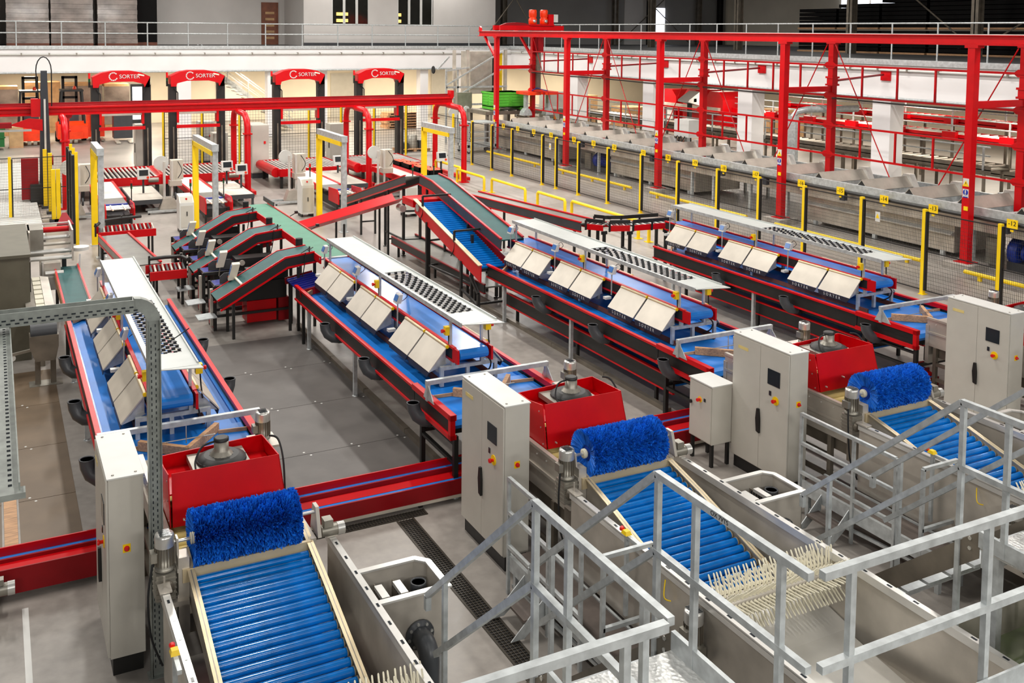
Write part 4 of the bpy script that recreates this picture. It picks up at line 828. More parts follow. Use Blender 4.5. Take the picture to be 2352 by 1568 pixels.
# steep blue roller incline
t = thing('roller_incline', 'steep blue roller incline with red side and black bridge bars', 'conveyor', (11.0, 23.2, 0))
A = (24.9, 2.2); Bq = (21.35, 1.2); r = None
for k in range(33):
    f = k/32; y = A[0]+(Bq[0]-A[0])*f; z = A[1]+(Bq[1]-A[1])*f
    if r is None: r = MB().tube((10.56, y, z), (11.3, y, z), .037, 10).o('roller', 'roller_blue', t); y0, z0 = y, z
    else: inst(r, t, (0, y-y0, z-z0))
MB().slab([(10.5, A[0]+.3, A[1]+.1), (10.5, A[0]+.3, A[1]-.28), (10.5, Bq[0]-.3, Bq[1]-.3), (10.5, Bq[0]-.3, Bq[1]+.12)], .03).o('side_panel', 'red', t)
MB().slab([(10.44, Bq[0]-.3, Bq[1]+.13), (10.56, Bq[0]-.3, Bq[1]+.13), (10.56, A[0]+.3, A[1]+.11), (10.44, A[0]+.3, A[1]+.11)], .02).o('side_cap', 'cream_metal', t)
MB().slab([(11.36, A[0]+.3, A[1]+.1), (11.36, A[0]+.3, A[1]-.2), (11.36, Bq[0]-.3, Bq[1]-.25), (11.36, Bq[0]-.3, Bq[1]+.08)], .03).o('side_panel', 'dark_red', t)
MB().slab([(10.56, Bq[0], Bq[1]-.1), (11.32, Bq[0], Bq[1]-.1), (11.32, A[0], A[1]-.1), (10.56, A[0], A[1]-.1)], .02).o('back_plate', 'dark_grey', t)
MB().box(10.45, 11.35, 25.2, 26.0, 2.06, 2.26).o('head_cover', 'red', t); MB().tube((10.5, 24.95, 2.1), (10.46, 24.95, 2.1), .11, 14).o('drum_motor', 'chrome', t)
for f in (.1, .68):
    y = A[0]+(Bq[0]-A[0])*f; z = A[1]+(Bq[1]-A[1])*f
    MB().bar((10.46, y, z+.1), (10.46, y, z+.38), .05).bar((10.46, y, z+.38), (11.3, y, z+.38), .05).o('bridge_bar', 'black', t)
    cable([(10.44, y, z+.3), (10.5, y+.05, z+.2), (10.5, y+.1, z-.1), (10.46, y+.2, z-.3)], .012, 'rubber', t)
MB().box(10.47, 10.53, 22.1, 22.18, 0, 1.2).o('leg', 'black', t); MB().box(10.47, 10.53, 24.3, 24.38, 0, 1.8).o('leg', 'black', t)
MB().bar((10.5, 21.6, .95), (10.5, 21.15, .6), .07).bar((10.5, 21.15, .6), (10.5, 21.15, .02), .07).o('leg', 'black', t); MB().lathe((10.46, 21.15, .25), [(.09, -.04), (.09, .04)], 12, 'x').o('pivot', 'black', t)
MB().bar((10.5, 21.15, .35), (11.3, 21.15, .35), .05).bar((10.5, 22.14, .5), (10.5, 21.2, .3), .05).o('tie_bar', 'black', t)
t = thing('return_conveyor', 'low black conveyor with red edges lying under the blue roller incline', 'conveyor', (11.2, 25, 0))
for x in (11.1, 11.9):
    B(x-.02, x+.02, 22, 28.5, .35, .55).o('side_channel', 'black', t); B(x-.03, x+.03, 22, 28.5, .55, .58).o('top_lip', 'dark_red', t); B(x-.03, x+.03, 22, 28.5, .32, .35).o('bottom_lip', 'dark_red', t)
B(11.1, 11.9, 22, 28.5, .46, .5).o('belt', 'belt_grey', t)
for y in (22.6, 25.2, 28.0): MB().box(11.1, 11.16, y-.03, y+.03, 0, .33).o('leg', 'black', t); MB().box(11.84, 11.9, y-.03, y+.03, 0, .33).o('leg', 'black', t)
# dark green steep belt and the grey ascending belt behind it
def slope_conv(name, lab, pts, w, belt, side, leg, cat='conveyor', lipm='red', legz=True, d=.2):
    # pts: centre-line points (x,y,z); axis mostly along Y
    t = thing(name, lab, cat, (pts[0][0], pts[0][1], 0))
    for (p, q) in zip(pts, pts[1:]):
        p = Vector(p); q = Vector(q); n = Vector((q.y-p.y, -(q.x-p.x), 0)).normalized()*w/2
        if n.x < 0: n = -n
        MB().slab([p-n, p+n, q+n, q-n] if (q-p).cross(n).z < 0 else [p-n, q-n, q+n, p+n], .03).o('belt', belt, t)
        for s_ in (-1, 1):
            e = n*s_*1.06; u = Vector((0, 0, 1))
            MB().bar(p+e-u*d*.5, q+e-u*d*.5, .03, d).o('side_channel', side, t)
            MB().bar(p+e+u*.03, q+e+u*.03, .06, .035).o('top_lip', lipm, t); MB().bar(p+e-u*(d+.02), q+e-u*(d+.02), .06, .035).o('bottom_lip', lipm, t)
    if legz:
        for (p, q) in zip(pts, pts[1:]):
            p = Vector(p); q = Vector(q)
            for f in leg:
                m = p+(q-p)*f; n = Vector((q.y-p.y, -(q.x-p.x), 0)).normalized()*w/2
                for s_ in (-1, 1):
                    c = m+n*s_; MB().box(c.x-.03, c.x+.03, c.y-.03, c.y+.03, 0, m.z-d).o('leg', 'black', t)
                MB().bar((m.x-n.x, m.y-n.y, .45), (m.x+n.x, m.y+n.y, .45), .045).o('tie_bar', 'black', t)
    return t
slope_conv('steep_belt_conveyor', 'steep dark green belt with red edges coming down to the raised belt', [(11.55, 26.6, 2.72), (11.55, 25.7, 2.66), (11.5, 21.3, 1.84)], .58, 'belt_green', 'dark_grey', (.55,), d=.24)
slope_conv('ascending_conveyor', 'grey ascending belt with red edges climbing to the steep green belt', [(11.55, 33.6, .95), (11.2, 27.0, 2.66)], .5, 'belt_grey', 'dark_grey', (.3, .75))
slope_conv('flat_belt_conveyor', 'dark grey glossy belt with red edges leading to the curved roller conveyor', [(14.2, 29.2, 1.62), (15.05, 23.3, 1.62)], .56, 'belt_grey', 'dark_grey', (.25, .95), d=.22)
t = thing('curved_roller_conveyor', 'curved black and red roller conveyor with guard rail ending at a line', 'conveyor', (16, 22.8, 0))
cl = [(15.05, 23.25), (15.3, 22.6), (15.9, 22.35), (16.6, 22.3), (17.0, 22.2)]; zc = 1.62
cl = [(15.05, 23.25), (15.35, 22.85), (15.9, 22.65), (16.5, 22.6), (17.1, 22.55)]
for s_, nm in ((-1, 'outer'), (1, 'inner')):
    for (p, q) in zip(cl, cl[1:]):
        d = Vector((q[0]-p[0], q[1]-p[1], 0)).normalized(); n = Vector((d.y, -d.x, 0))*.3*s_
        MB().bar((p[0]+n.x, p[1]+n.y, zc-.06), (q[0]+n.x, q[1]+n.y, zc-.06), .03, .16).o('side_rail', 'red', t)
        MB().bar((p[0]+n.x*1.1, p[1]+n.y*1.1, zc+.13), (q[0]+n.x*1.1, q[1]+n.y*1.1, zc+.13), .03, .1).o('guard_rail', 'black', t)
        MB().bar((p[0]+n.x*1.1, p[1]+n.y*1.1, zc-.15), (p[0]+n.x*1.15, p[1]+n.y*1.15, zc+.13), .06, .02).o('rail_bracket', 'black', t)
for (p, q) in zip(cl, cl[1:]):
    d = Vector((q[0]-p[0], q[1]-p[1], 0)); L = d.length; d.normalize(); n = Vector((d.y, -d.x, 0))*.28; k = 0
    while k*.09 < L:
        c = Vector((p[0], p[1], zc))+d*k*.09; MB().tube(c-n, c+n, .022, 8).o('roller', 'chrome' if k % 2 else 'black', t); k += 1
for (x, y) in ((15.1, 22.6), (15.35, 23.3), (15.75, 22.3), (16.0, 23.0), (16.9, 22.2), (17.1, 22.9)):
    MB().box(x-.035, x+.035, y-.035, y+.035, 0, zc-.15).o('leg', 'black', t); MB().box(x-.09, x+.09, y-.02, y+.02, zc-.22, zc-.13).o('leg_head', 'black', t)
for p, q in (((15.1, 22.6), (15.35, 23.3)), ((15.75, 22.3), (16.0, 23)), ((16.9, 22.2), (17.1, 22.9))): MB().bar((p[0], p[1], .9), (q[0], q[1], .9), .04).o('tie_bar', 'black', t)
# grey belt and roller bends behind the first line
slope_conv('flat_belt_conveyor', 'grey belt with red edges leading up to the first white shelf', [(3.1, 30.6, .88), (3.42, 26.4, .88)], .78, 'belt_grey', 'motor_grey', (.1, .9), d=.18)
def bend(lab, x0, x1, y0, y1, z, n, guard_pts):
    t = thing('roller_bend', lab, 'conveyor', ((x0+x1)/2, (y0+y1)/2, 0))
    for k in range(n):
        x = x0+(x1-x0)*(k+.5)/n; MB().tube((x, y0+.05, z), (x+.06, y1-.05, z), .03, 8).o('roller', 'steel' if k % 2 else 'dark_grey', t)
    MB().box(x0, x1, y0-.02, y0+.02, z-.2, z+.02).o('side_rail', 'red', t); MB().box(x0, x1, y1-.02, y1+.02, z-.2, z+.02).o('side_rail', 'red', t)
    g = MB().path([(a, b, z+.17) for a, b in guard_pts], .05, 6).o('guard_rail', 'black', t)
    for a, b in guard_pts[::2]: MB().bar((a, b, z-.15), (a, b, z+.25), .05).o('rail_bracket', 'black', t)
    for x in (x0+.1, x1-.1):
        for y in (y0+.1, y1-.1): MB().box(x-.03, x+.03, y-.03, y+.03, 0, z-.15).o('leg', 'black', t)
    return t
bend('black roller bend with a grey curved guard before the yellow gate post', 2.7, 4.35, 30.9, 31.9, .9, 14, [(2.65, 31.2), (2.9, 31.95), (3.5, 32.2), (4.1, 32.3)])
bend('short black roller bend with red rail beside the first white shelf', 3.4, 4.3, 25.3, 26.1, .9, 9, [(3.5, 26.15), (3.9, 26.2), (4.3, 26.15), (4.4, 25.7)])
# ---------------------------------------------------------------- red gantry, flume, mesh fence
GY = (19.6, 27.35, 34.85, 42.6, 50.35); GX, GF = 26.05, 28.45
t = thing('gantry_frame', 'tall red gantry frame with ladder rails spanning the steel flume', 'gantry', (27.2, 35, 0))
po = None
for x in (GX, GF):
    for y in GY+((11.8,) if x == GX else (11.8,)):
        w = .12
        p = MB().box(x-w, x+w, y-.12, y+.12, .2, 6.7).o('post', 'red', t)
        MB().box(x-w-.02, x+w+.02, y-.22, y+.22, 6.62, 6.7).o('post_head', 'red', p)
        if x == GX:
            B(x-.45, x+.45, y-.45, y+.45, 0, .2).o('concrete_pad', 'concrete_pad', p)
            MB().box(x-.24, x+.24, y-.24, y+.24, .2, .22).o('base_plate', 'red', p)
            for z, m_ in ((2.62, 'yellow'), (2.3, 'white')):
                s = B(x-w-.006, x-w, y-.1, y+.1, z-.12 if m_ == 'yellow' else z-.14, z+.12).o('warning_sign', 'white', p)
            MB().ext([(y-.08, 2.54), (y+.08, 2.54), (y, 2.68)], 'x', x-w-.012, x-w-.006).o('warning_triangle', 'yellow', p)
            MB().lathe((x-w-.006, y, 2.32), [(.085, 0), (.085, -.006)], 14, 'x').o('warning_disc', 'sign_blue', p)
            B(x-w-.016, x-w-.012, y-.02, y+.02, 2.29, 2.39).o('warning_mark', 'white', p); B(x-w-.016, x-w-.012, y-.02, y+.02, 2.25, 2.275).o('warning_mark', 'white', p); B(x-w-.009, x-w-.006, y-.08, y+.08, 2.16, 2.19).o('warning_strip', 'sign_blue', p); B(x-w-.009, x-w-.006, y-.1, y+.1, 2.5, 2.535).o('warning_strip', 'yellow', p); B(x-w-.014, x-w-.012, y-.012, y+.012, 2.57, 2.63).o('warning_mark', 'black', p)
            B(x-w-.03, x-w, y-.1, y+.03, 1.78, 1.9).o('sensor_box', 'yellow', p)
        else:
            for z in (5.83, 4.69, 3.57, 2.47):
                MB().ext([(y-.32, z), (y-.16, z+.12), (y+.16, z+.12), (y+.32, z), (y+.16, z-.12), (y-.16, z-.12)], 'x', x-w-.03, x-w).o('joint_plate', 'red', p)
            MB().box(x-w-.06, x+w+.06, y-.18, y+.18, 5.33, 5.4).box(x-w-.06, x+w+.06, y-.18, y+.18, 5.05, 5.12).box(x-w-.02, x+w+.02, y-.14, y+.14, 5.12, 5.33).o('collar', 'red', p)
for x in (GX, GF):
    b = MB().ext([(x-.13, 6.7), (x+.13, 6.7), (x+.13, 6.73), (x+.02, 6.75), (x+.02, 6.96), (x+.13, 6.98), (x+.13, 7.0), (x-.13, 7.0), (x-.13, 6.98), (x-.02, 6.96), (x-.02, 6.75), (x-.13, 6.73)], 'y', 9.0, 52.6).o('crane_beam', 'red', t)
    MB().box(x-.02, x+.02, 9.0, 52.5, 7.0, 7.03).o('crane_rail', 'steel_bright', b)
    MB().ext([(52.3, 7.0), (52.6, 7.0), (52.6, 7.2), (52.5, 7.3), (52.4, 7.2)], 'x', x-.05, x+.05).o('end_stop', 'red', b)
for y in GY: MB().bar((GX, y, 4.93), (GF, y, 4.93), .16, .2).o('cross_beam', 'red', t)
for x in (GX, GF): MB().bar((x, 50.5, 5.5), (x, 51.9, 6.68), .12).o('knee_brace', 'red', t)
GA = [11.8]+list(GY)
for a, b in zip(GA, GA[1:]):
    for z0, z1 in ((4.69, 5.83), (2.47, 3.57)):
        for z in (z0, z1): MB().bar((GF-.14, a, z), (GF-.14, b, z), .07).o('ladder_rail', 'red', t)
        for k in range(1, 5):
            y = a+(b-a)*k/5; MB().bar((GF-.14, y, z0), (GF-.14, y, z1), .06).o('ladder_rung', 'red', t)
    MB().tube((GF-.1, a+.2, 6.6), (GF-.1, a+2.9, 1.9), .022, 5).o('tie_rod', 'red', t); MB().tube((GF-.1, b-.2, 6.6), (GF-.1, b-2.9, 1.9), .022, 5).o('tie_rod', 'red', t)
    MB().path([(GF-.2, a+.2, 4.6), (GF-.2, (a+b)/2, 4.57), (GF-.2, b-.2, 4.6)], .03, 5).o('power_cable', 'black', t)
for y in GY:
    for dy, sgn in ((2.2, 1),):
        MB().tube((GF+.15, y-.1, 5.25), (33.75, y+2.3, 5.3), .045, 8).o('wall_strut', 'dark_red', t)
        q = MB().box(33.88, 33.95, y+2.05, y+2.55, 5.05, 5.55).o('wall_plate', 'red', t)
t = thing('crane_trolley', 'red crane trolley with twin orange motors riding on the gantry', 'crane', (28.2, 50.3, 7.03))
for y in (49.9, 50.7): MB().box(26.0, 30.2, y-.09, y+.09, 7.06, 7.34).o('trolley_beam', 'red', t)
MB().ext([(26.0, 7.34), (28.0, 7.34), (27.6, 7.48), (27.0, 7.52), (26.4, 7.48)], 'y', 49.8, 49.98).o('wheel_guard', 'dark_red', t)
MB().box(27.9, 29.5, 49.7, 50.9, 7.34, 7.42).o('motor_deck', 'red', t)
for x in (28.2, 28.95):
    m = MB().lathe((x, 50.0, 7.42), [(.16, 0), (.24, .03), (.24, .3), (.2, .34), (.2, .42), (.23, .45), (.23, .78), (.2, .84), (0, .85)], 16).o('hoist_motor', 'orange', t); MB().lathe((x, 49.78, 7.6), [(.1, 0), (.1, -.06), (.03, -.08)], 12, 'y').o('motor_flange', 'chrome', m)
MB().box(29.15, 29.5, 49.8, 50.6, 7.42, 8.0).o('gear_housing', 'red', t); B(29.5, 29.85, 49.9, 50.2, 7.55, 8.0).o('control_box', 'white', t)
MB().box(28.45, 28.95, 50.0, 50.5, 5.8, 7.06).o('mast_sleeve', 'dark_red', t); MB().box(28.55, 28.85, 50.1, 50.4, 3.6, 5.8).o('mast', 'steel_dark', t)
g = MB().box(27.7, 28.55, 49.5, 51.0, 3.32, 3.5).box(28.85, 29.7, 49.5, 51.0, 3.32, 3.5).box(28.55, 28.85, 49.9, 50.6, 3.34, 3.6).o('gripper_head', 'orange', t)
for x in (27.95, 29.45):
    MB().box(x-.08, x+.08, 50.1, 50.4, 2.45, 3.32).ext([(x-.3, 2.1), (x+.3, 2.1), (x+.25, 2.3), (x+.1, 2.5), (x-.1, 2.5), (x-.25, 2.3)], 'y', 50.0, 50.5).o('gripper_arm', 'galvanised', g)
cable([(28.2, 50, 3.55), (28.5, 49.9, 3.7), (28.9, 50.1, 3.6), (29.3, 50, 3.52)], .03, 'pump_blue', g)
# the flume
t = thing('steel_flume', 'long grey steel flume with ridged caps and yellow number plates under the gantry', 'flume', (27.5, 32, 0))
B(26.32, 26.45, 9.5, 50.6, 1.62, 1.86).o('front_beam', 'galvanised', t); MB().tube((26.28, 9.5, 1.56), (26.28, 50.6, 1.56), .06, 8).o('pipe', 'black', t)
B(26.55, 26.6, 9.5, 52, 1.1, 1.6).o('trough_side', 'steel', t); B(29.6, 29.7, 9.5, 52, 1.1, 1.75).o('back_beam', 'galvanised', t); B(26.6, 29.6, 9.5, 52, 1.1, 1.12).o('trough_floor', 'steel_dark', t)
cp = None; ys = [10.4+1.94*k for k in range(21)]
for y in ys:
    if cp is None:
        cp = MB().slab([(26.45, y-.3, 1.72), (28.9, y-.3, 1.72), (28.9, y, 2.06), (26.45, y, 2.06)], .02).slab([(26.45, y, 2.06), (28.9, y, 2.06), (28.9, y+.3, 1.72), (26.45, y+.3, 1.72)], .02).o('ridge_cap', 'steel', t); yc = y
        cb = MB().ext([(y-.36, 1.7), (y+.36, 1.7), (y+.14, 2.13), (y-.14, 2.13)], 'x', 28.6, 28.85).o('cap_clamp', 'steel_bright', t)
        ce = MB().ext([(y-.26, 1.72), (y+.26, 1.72), (y, 2.02)], 'x', 26.46, 26.48).o('cap_mouth', 'black', t)
        ct = MB().box(29.2, 29.5, y+.5, y+.8, 1.75, 1.9).o('trough_lug', 'galvanised', t)
        cr = B(26.45, 29.6, y+.6, y+.75, 1.68, 1.76).o('cross_channel', 'galvanised', t)
    else:
        for q in (cp, cb, ce, ct, cr): inst(q, t, (0, y-yc, 0))
for a, b in ((45, 51.8), (33.4, 39.85), (20.7, 26.9), (9.5, 14)):
    MB().box(26.95, 29.4, a, b, .16, 1.12).o('tank_body', 'steel', t); MB().ext([(26.78, .74), (26.95, .68), (26.95, .84), (26.78, .76)], 'y', a, b).o('tank_flange', 'steel_bright', t)
    if True: pass
    for y in (a+.4, (a+b)/2, b-.4): MB().box(26.9, 27.0, y-.07, y+.07, 0, .17).o('tank_foot', 'galvanised', t)
for y in (15, 17.2, 19.8, 27.6, 29.6, 31.8, 33.2, 40.4, 42.2, 44.2):
    MB().box(26.56, 26.68, y-.05, y+.05, 0, 1.12).o('leg', 'galvanised', t); MB().box(29.5, 29.6, y-.05, y+.05, 0, 1.12).o('leg', 'galvanised', t)
for y in (15.8, 18.5, 24.6, 28.4, 30.9, 35.6, 41.4, 46.5): MB().box(26.2, 26.36, y-.1, y+.1, 1.26, 1.5).o('sensor', 'dark_panel', t)
nums = (12, 13, 14, 15, 16, 17, 18, 19, 20, 21, 22, 23, 24, 25, 26, 27, 28)
ny = (18.24, 20.89, 22.78, 24.64, 26.48, 28.85, 30.71, 32.5, 34.33, 36.14, 38.45, 40.24, 42.04, 44.31, 46.16, 47.97, 49.69)
for n, y in zip(nums, ny):
    q = MB().box(26.17, 26.18, y-.17, y+.17, 1.46, 1.72).box(26.17, 26.18, y-.05, y+.05, 1.36, 1.46).o('number_plate', 'yellow', t)
    text('-%d' % n, .19, (26.165, y, 1.6), (math.radians(90), 0, -math.pi/2), 'black', q)
for y, lab in ((18.7, 'nearer blue pump under the flume beside a red gantry post'), (41.3, 'farther blue pump under the flume between two tanks')):
    q = thing('pump', lab, 'pump', (27.4, y, 0)); MB().tube((27.4, y-.1, .55), (27.4, y-.8, .55), .27, 16).o('motor', 'pump_blue', q)
    fm = MB()
    for k in range(8): fm.lathe((27.4, y-.2-k*.07, .55), [(.3, 0), (.3, .015)], 16, 'y')
    fm.o('cooling_rib', 'pump_blue', q, kind='stuff'); MB().lathe((27.4, y, .55), [(.36, 0), (.42, .05), (.42, .25), (.2, .3)], 18, 'y').o('volute', 'pump_blue', q); B(27.1, 27.7, y-.9, y+.3, 0, .26).o('base_frame', 'dark_grey', q); B(26.95, 27.05, y+.35, y+.9, .1, .9).o('panel', 'motor_grey', q)
# mesh fence
FY = (46.03, 43.77, 41.63, 38.68, 37.46, 35.6, 33.35, 31.05, 28.79, 26.58, 24.52, 22.51, 20.26, 18.12, 15.9, 13.7); FX = 22.42
t = thing('mesh_fence', 'long black wire mesh fence with yellow posts before the steel flume', 'fence', (FX, 30, 0))
for y in FY:
    p = MB().box(FX-.05, FX+.05, y-.03, y+.07, 0, 2.32).o('post', 'yellow', t); MB().box(FX-.045, FX+.045, y-.075, y-.03, .12, 2.26).o('post_edge', 'black', p); MB().box(FX-.1, FX+.1, y-.08, y+.08, 0, .015).o('post_foot', 'yellow', p)
def panel(t, p, q, z0, z1, sx=.05, sz=.1, m='wire', r=.0024):
    w = MB(); L = math.dist(p, q); n = int(L/sx); f = lambda u, z: (p[0]+(q[0]-p[0])*u, p[1]+(q[1]-p[1])*u, z)
    for k in range(1, n): w.bar(f(k/n, z0), f(k/n, z1), 2*r, 2*r)
    k = z0
    while k < z1: w.bar(f(0, k), f(1, k), 2*r, 2*r); k += sz
    o = w.o('wire_mesh', m, t, kind='stuff')
    for z in (z0, z1, (z0+z1)/2 if z1-z0 > 1.5 else z1): MB().bar(f(0, z), f(1, z), .025, .025).o('panel_rail', 'black', t)
for a, b in zip(FY, FY[1:]): panel(t, (FX, a-.07), (FX, b+.06), .12, 2.24)
MB().box(FX-.02, FX+.02, 38.55, 38.6, .1, 2.3).box(FX-.08, FX-.03, 37.52, 37.6, 1.05, 1.25).o('gate_lock', 'black', t)
for y in (19.7, 38.0): 
    s = B(FX-.02, FX-.01, y-.08, y+.08, 1.7, 1.98).o('warning_sign', 'white', t); MB().ext([(y-.06, 1.8), (y+.06, 1.8), (y, 1.93)], 'x', FX-.026, FX-.02).o('warning_triangle', 'yellow', s)
for n, (a, b) in enumerate(((43.6, 49.6), (35.5, 41.8), (28.1, 34.1), (20.4, 26.6), (12.6, 18.9))):
    q = thing('floor_guard', ('yellow low tube barrier on the floor at the far end of the flume', 'yellow low tube barrier on the floor before the farther blue pump', 'yellow low tube barrier on the floor before the middle tank', 'yellow low tube barrier on the floor before the nearer flume tank', 'yellow low tube barrier on the floor before the nearer blue pump')[n], 'barrier', (25.1, (a+b)/2, 0), 'low yellow barriers along the flume')
    MB().tube((25.1, a, .17), (25.1, b, .17), .06, 10).o('tube', 'yellow', q)
    for y in (a+.5, (a+b)/2, b-.5): MB().box(25.06, 25.14, y-.05, y+.05, 0, .13).o('foot', 'yellow', q)
for n, (a, b) in enumerate(((38.2, 41.0), (34.7, 37.7), (31.8, 33.9), (27.2, 31.5), (23.0, 26.6), (41.4, 44.3))):
    q = thing('guard_hoop', ('yellow guard hoop second from the back of the hall, near the mesh gate', 'yellow guard hoop before the mesh gate', 'yellow guard hoop right after the mesh gate hoop', 'yellow guard hoop behind the curved roller conveyor', 'yellow guard hoop behind the shelf next to the mesh fence', 'yellow guard hoop nearest the red beam end')[n], 'barrier', (19.2+.2*n, (a+b)/2, 0), 'yellow guard hoops along the fence')
    x = 19.2+.12*min(n, 3); MB().path([(x, a, .02), (x, a, .54), (x, a+.06, .6), (x, b-.06, .6), (x, b, .54), (x, b, .02)], .06, 8).o('hoop', 'yellow', q)
    for y in (a, b): MB().box(x-.12, x+.12, y-.12, y+.12, 0, .02).o('foot_plate', 'yellow', q)
# green bin, tipper tower
t = thing('plastic_bin', 'bright green slatted plastic bin on the far end of the flume', 'bin', (28, 52.6, 2.0))
x0, x1, y0, y1, z0, z1 = 26.75, 28.75, 51.8, 53.6, 2.45, 3.35
MB().box(x0, x1, y0, y0+.06, z0, z1).box(x0, x1, y1-.06, y1, z0, z1).box(x0, x0+.06, y0, y1, z0, z1).box(x1-.06, x1, y0, y1, z0, z1).box(x0, x1, y0, y1, z0, z0+.06).o('body', 'bin_green', t)
MB().box(x0-.05, x1+.05, y0-.05, y0+.06, z1-.1, z1).box(x0-.05, x1+.05, y1-.06, y1+.05, z1-.1, z1).box(x0-.05, x0+.06, y0, y1, z1-.1, z1).box(x1-.06, x1+.05, y0, y1, z1-.1, z1).o('rim', 'bin_green', t)
for k in range(4):
    z = z0+.12+k*.16; MB().box(x0+.1, x0+.9, y0-.03, y0, z, z+.08).box(x0+1.1, x1-.1, y0-.03, y0, z, z+.08).o('slat', 'bin_green', t); MB().box(x0-.03, x0, y0+.1, y0+.85, z, z+.08).box(x0-.03, x0, y0+.95, y1-.1, z, z+.08).o('slat', 'bin_green', t)
for x in (x0+.15, x1-.15): MB().box(x-.15, x+.15, y0, y1, z0-.15, z0).o('runner', 'bin_green', t)
t = thing('bin_conveyor', 'grey steel conveyor table carrying the green bin', 'conveyor', (27.5, 53.5, 0)); B(26.0, 31.5, 51.6, 54.2, 2.05, 2.25).o('table', 'steel_dark', t)
for k in range(9): MB().tube((26.3+k*.6, 51.7, 2.26), (26.3+k*.6, 54.1, 2.26), .05, 8).o('roller', 'steel', t)
for x in (26.2, 28.8, 31.3):
    for y in (51.8, 54): MB().box(x-.08, x+.08, y-.08, y+.08, 0, 2.05).o('leg', 'steel_dark', t)
t = thing('bin_tipper', 'grey steel bin tipper tower with stair rails behind the green bin', 'machine', (27.6, 56.5, 0))
for x in (26.9, 29.6):
    for y in (56, 58): MB().box(x-.09, x+.09, y-.09, y+.09, 0, 5.9).o('column', 'steel', t)
MB().box(27.2, 28.7, 56.2, 57.6, 3.0, 5.7).o('hopper_panel', 'steel', t); MB().box(28.75, 29.2, 56.1, 56.2, 2.2, 5.8).o('chain_guard', 'black', t); MB().box(29.2, 29.4, 56.05, 56.2, 2.2, 5.6).o('chain_strip', 'yellow', t)
for z in (2.3, 3.4, 5.8): MB().box(25.4, 29.7, 55.9, 56.0, z, z+.12).o('deck_beam', 'galvanised', t)
for p, q in (((25.4, 55.9, 3.6), (29.3, 55.9, 5.7)), ((25.4, 55.9, 2.5), (29.3, 55.9, 4.6)), ((25.4, 55.9, 4.5), (27, 55.9, 4.7)), ((24.6, 55.5, 4.6), (25.4, 55.5, 5.4))): MB().bar(p, q, .09).o('stair_rail', 'galvanised', t)
for x in (25.4, 26.2): MB().box(x-.05, x+.05, 55.9, 56.0, 0, 4.6).o('rail_post', 'galvanised', t)
MB().lathe((24.2, 55.3, 4.6), [(.22, 0), (.25, .04), (.22, .08), (.1, .09)], 16, 'x').o('wheel', 'rubber', t)
MB().lathe((25.3, 54.6, 2.0), [(.32, 0), (.32, .1), (.1, .12)], 18, 'y').o('label_reel', 'white', t); MB().lathe((26.2, 54.6, 2.2), [(.18, 0), (.18, .1)], 14, 'y').o('label_reel', 'white', t); MB().box(25.6, 26.6, 54.7, 55.1, 2.0, 3.2).o('labeller', 'motor_grey', t)
t = thing('tool_trolley', 'grey tube-framed trolley standing beside the tipper tower', 'trolley', (24.9, 50.8, 0))
B(24.2, 26.0, 50.2, 51.6, .35, .5).o('tray', 'galvanised', t); B(24.2, 26.0, 50.2, 51.6, 1.7, 1.78).o('tray', 'galvanised', t)
for x in (24.25, 25.95):
    for y in (50.25, 51.55):
        MB().box(x-.05, x+.05, y-.05, y+.05, .1, 1.75).o('leg', 'galvanised', t); MB().tube((x, y-.03, .08), (x, y+.03, .08), .08, 10).o('wheel', 'rubber', t)
MB().box(24.25, 25.95, 50.2, 50.3, 1.2, 1.26).box(24.25, 25.95, 50.2, 50.3, .85, .91).o('rail', 'galvanised', t)
# conveyors beyond the side pillars
def steelrun(lab, x, w, z, y0, y1, m='steel_dark', rail=True, n=7, grp=None, cat='conveyor', name='steel_conveyor'):
    t = thing(name, lab, cat, (x, (y0+y1)/2, 0), grp)
    MB().box(x-w/2, x-w/2+.05, y0, y1, z-.3, z).o('side_channel', m, t); MB().box(x+w/2-.05, x+w/2, y0, y1, z-.3, z).o('side_channel', m, t); B(x-w/2, x+w/2, y0, y1, z-.2, z-.16).o('bed', 'steel_dark' if m != 'red' else 'belt_grey', t)
    l = None; L = y1-y0; rl = None
    for k in range(int(L/.45)):
        y = y0+.2+k*.45
        if rl is None: rl = MB().tube((x-w/2+.05, y, z-.06), (x+w/2-.05, y, z-.06), .05, 6).o('roller', 'steel', t); yr = y
        else: inst(rl, t, (0, y-yr, 0))
    for k in range(n):
        y = y0+.3+k*(L-.6)/(n-1)
        if l is None:
            l = MB().box(x-w/2, x-w/2+.09, y-.05, y+.05, 0, z-.3).box(x+w/2-.09, x+w/2, y-.05, y+.05, 0, z-.3).o('leg_pair', 'steel_dark', t, kind='stuff'); yl = y
            if rail: rp = MB().box(x-w/2-.05, x-w/2, y-.04, y+.04, z-.2, z+.75).o('rail_post', 'galvanised', t)
            if m == 'red': mb_ = B(x-w/2-.25, x-w/2-.02, y-.35, y+.35, z-.2, z+.12).o('drive_box', 'red', t)
        else:
            inst(l, t, (0, y-yl, 0))
            if rail: inst(rp, t, (0, y-yl, 0))
            if m == 'red': inst(mb_, t, (0, y-yl, 0))
    if rail:
        for h in (.4, .75): MB().tube((x-w/2-.03, y0, z+h), (x-w/2-.03, y1, z+h), .035, 6).o('rail', 'galvanised', t)
    return t
steelrun('grey steel conveyor with tube rails just behind the white pillars', 36.4, 1.2, 1.75, 26, 60, n=9)
steelrun('lower grey steel conveyor behind the railed one past the white pillars', 38.6, 1.0, 1.3, 26, 60, rail=False, n=8)
steelrun('red roller conveyor with drive boxes and rails beyond the pillars', 40.8, 1.6, 2.4, 22, 46, m='red', n=9)
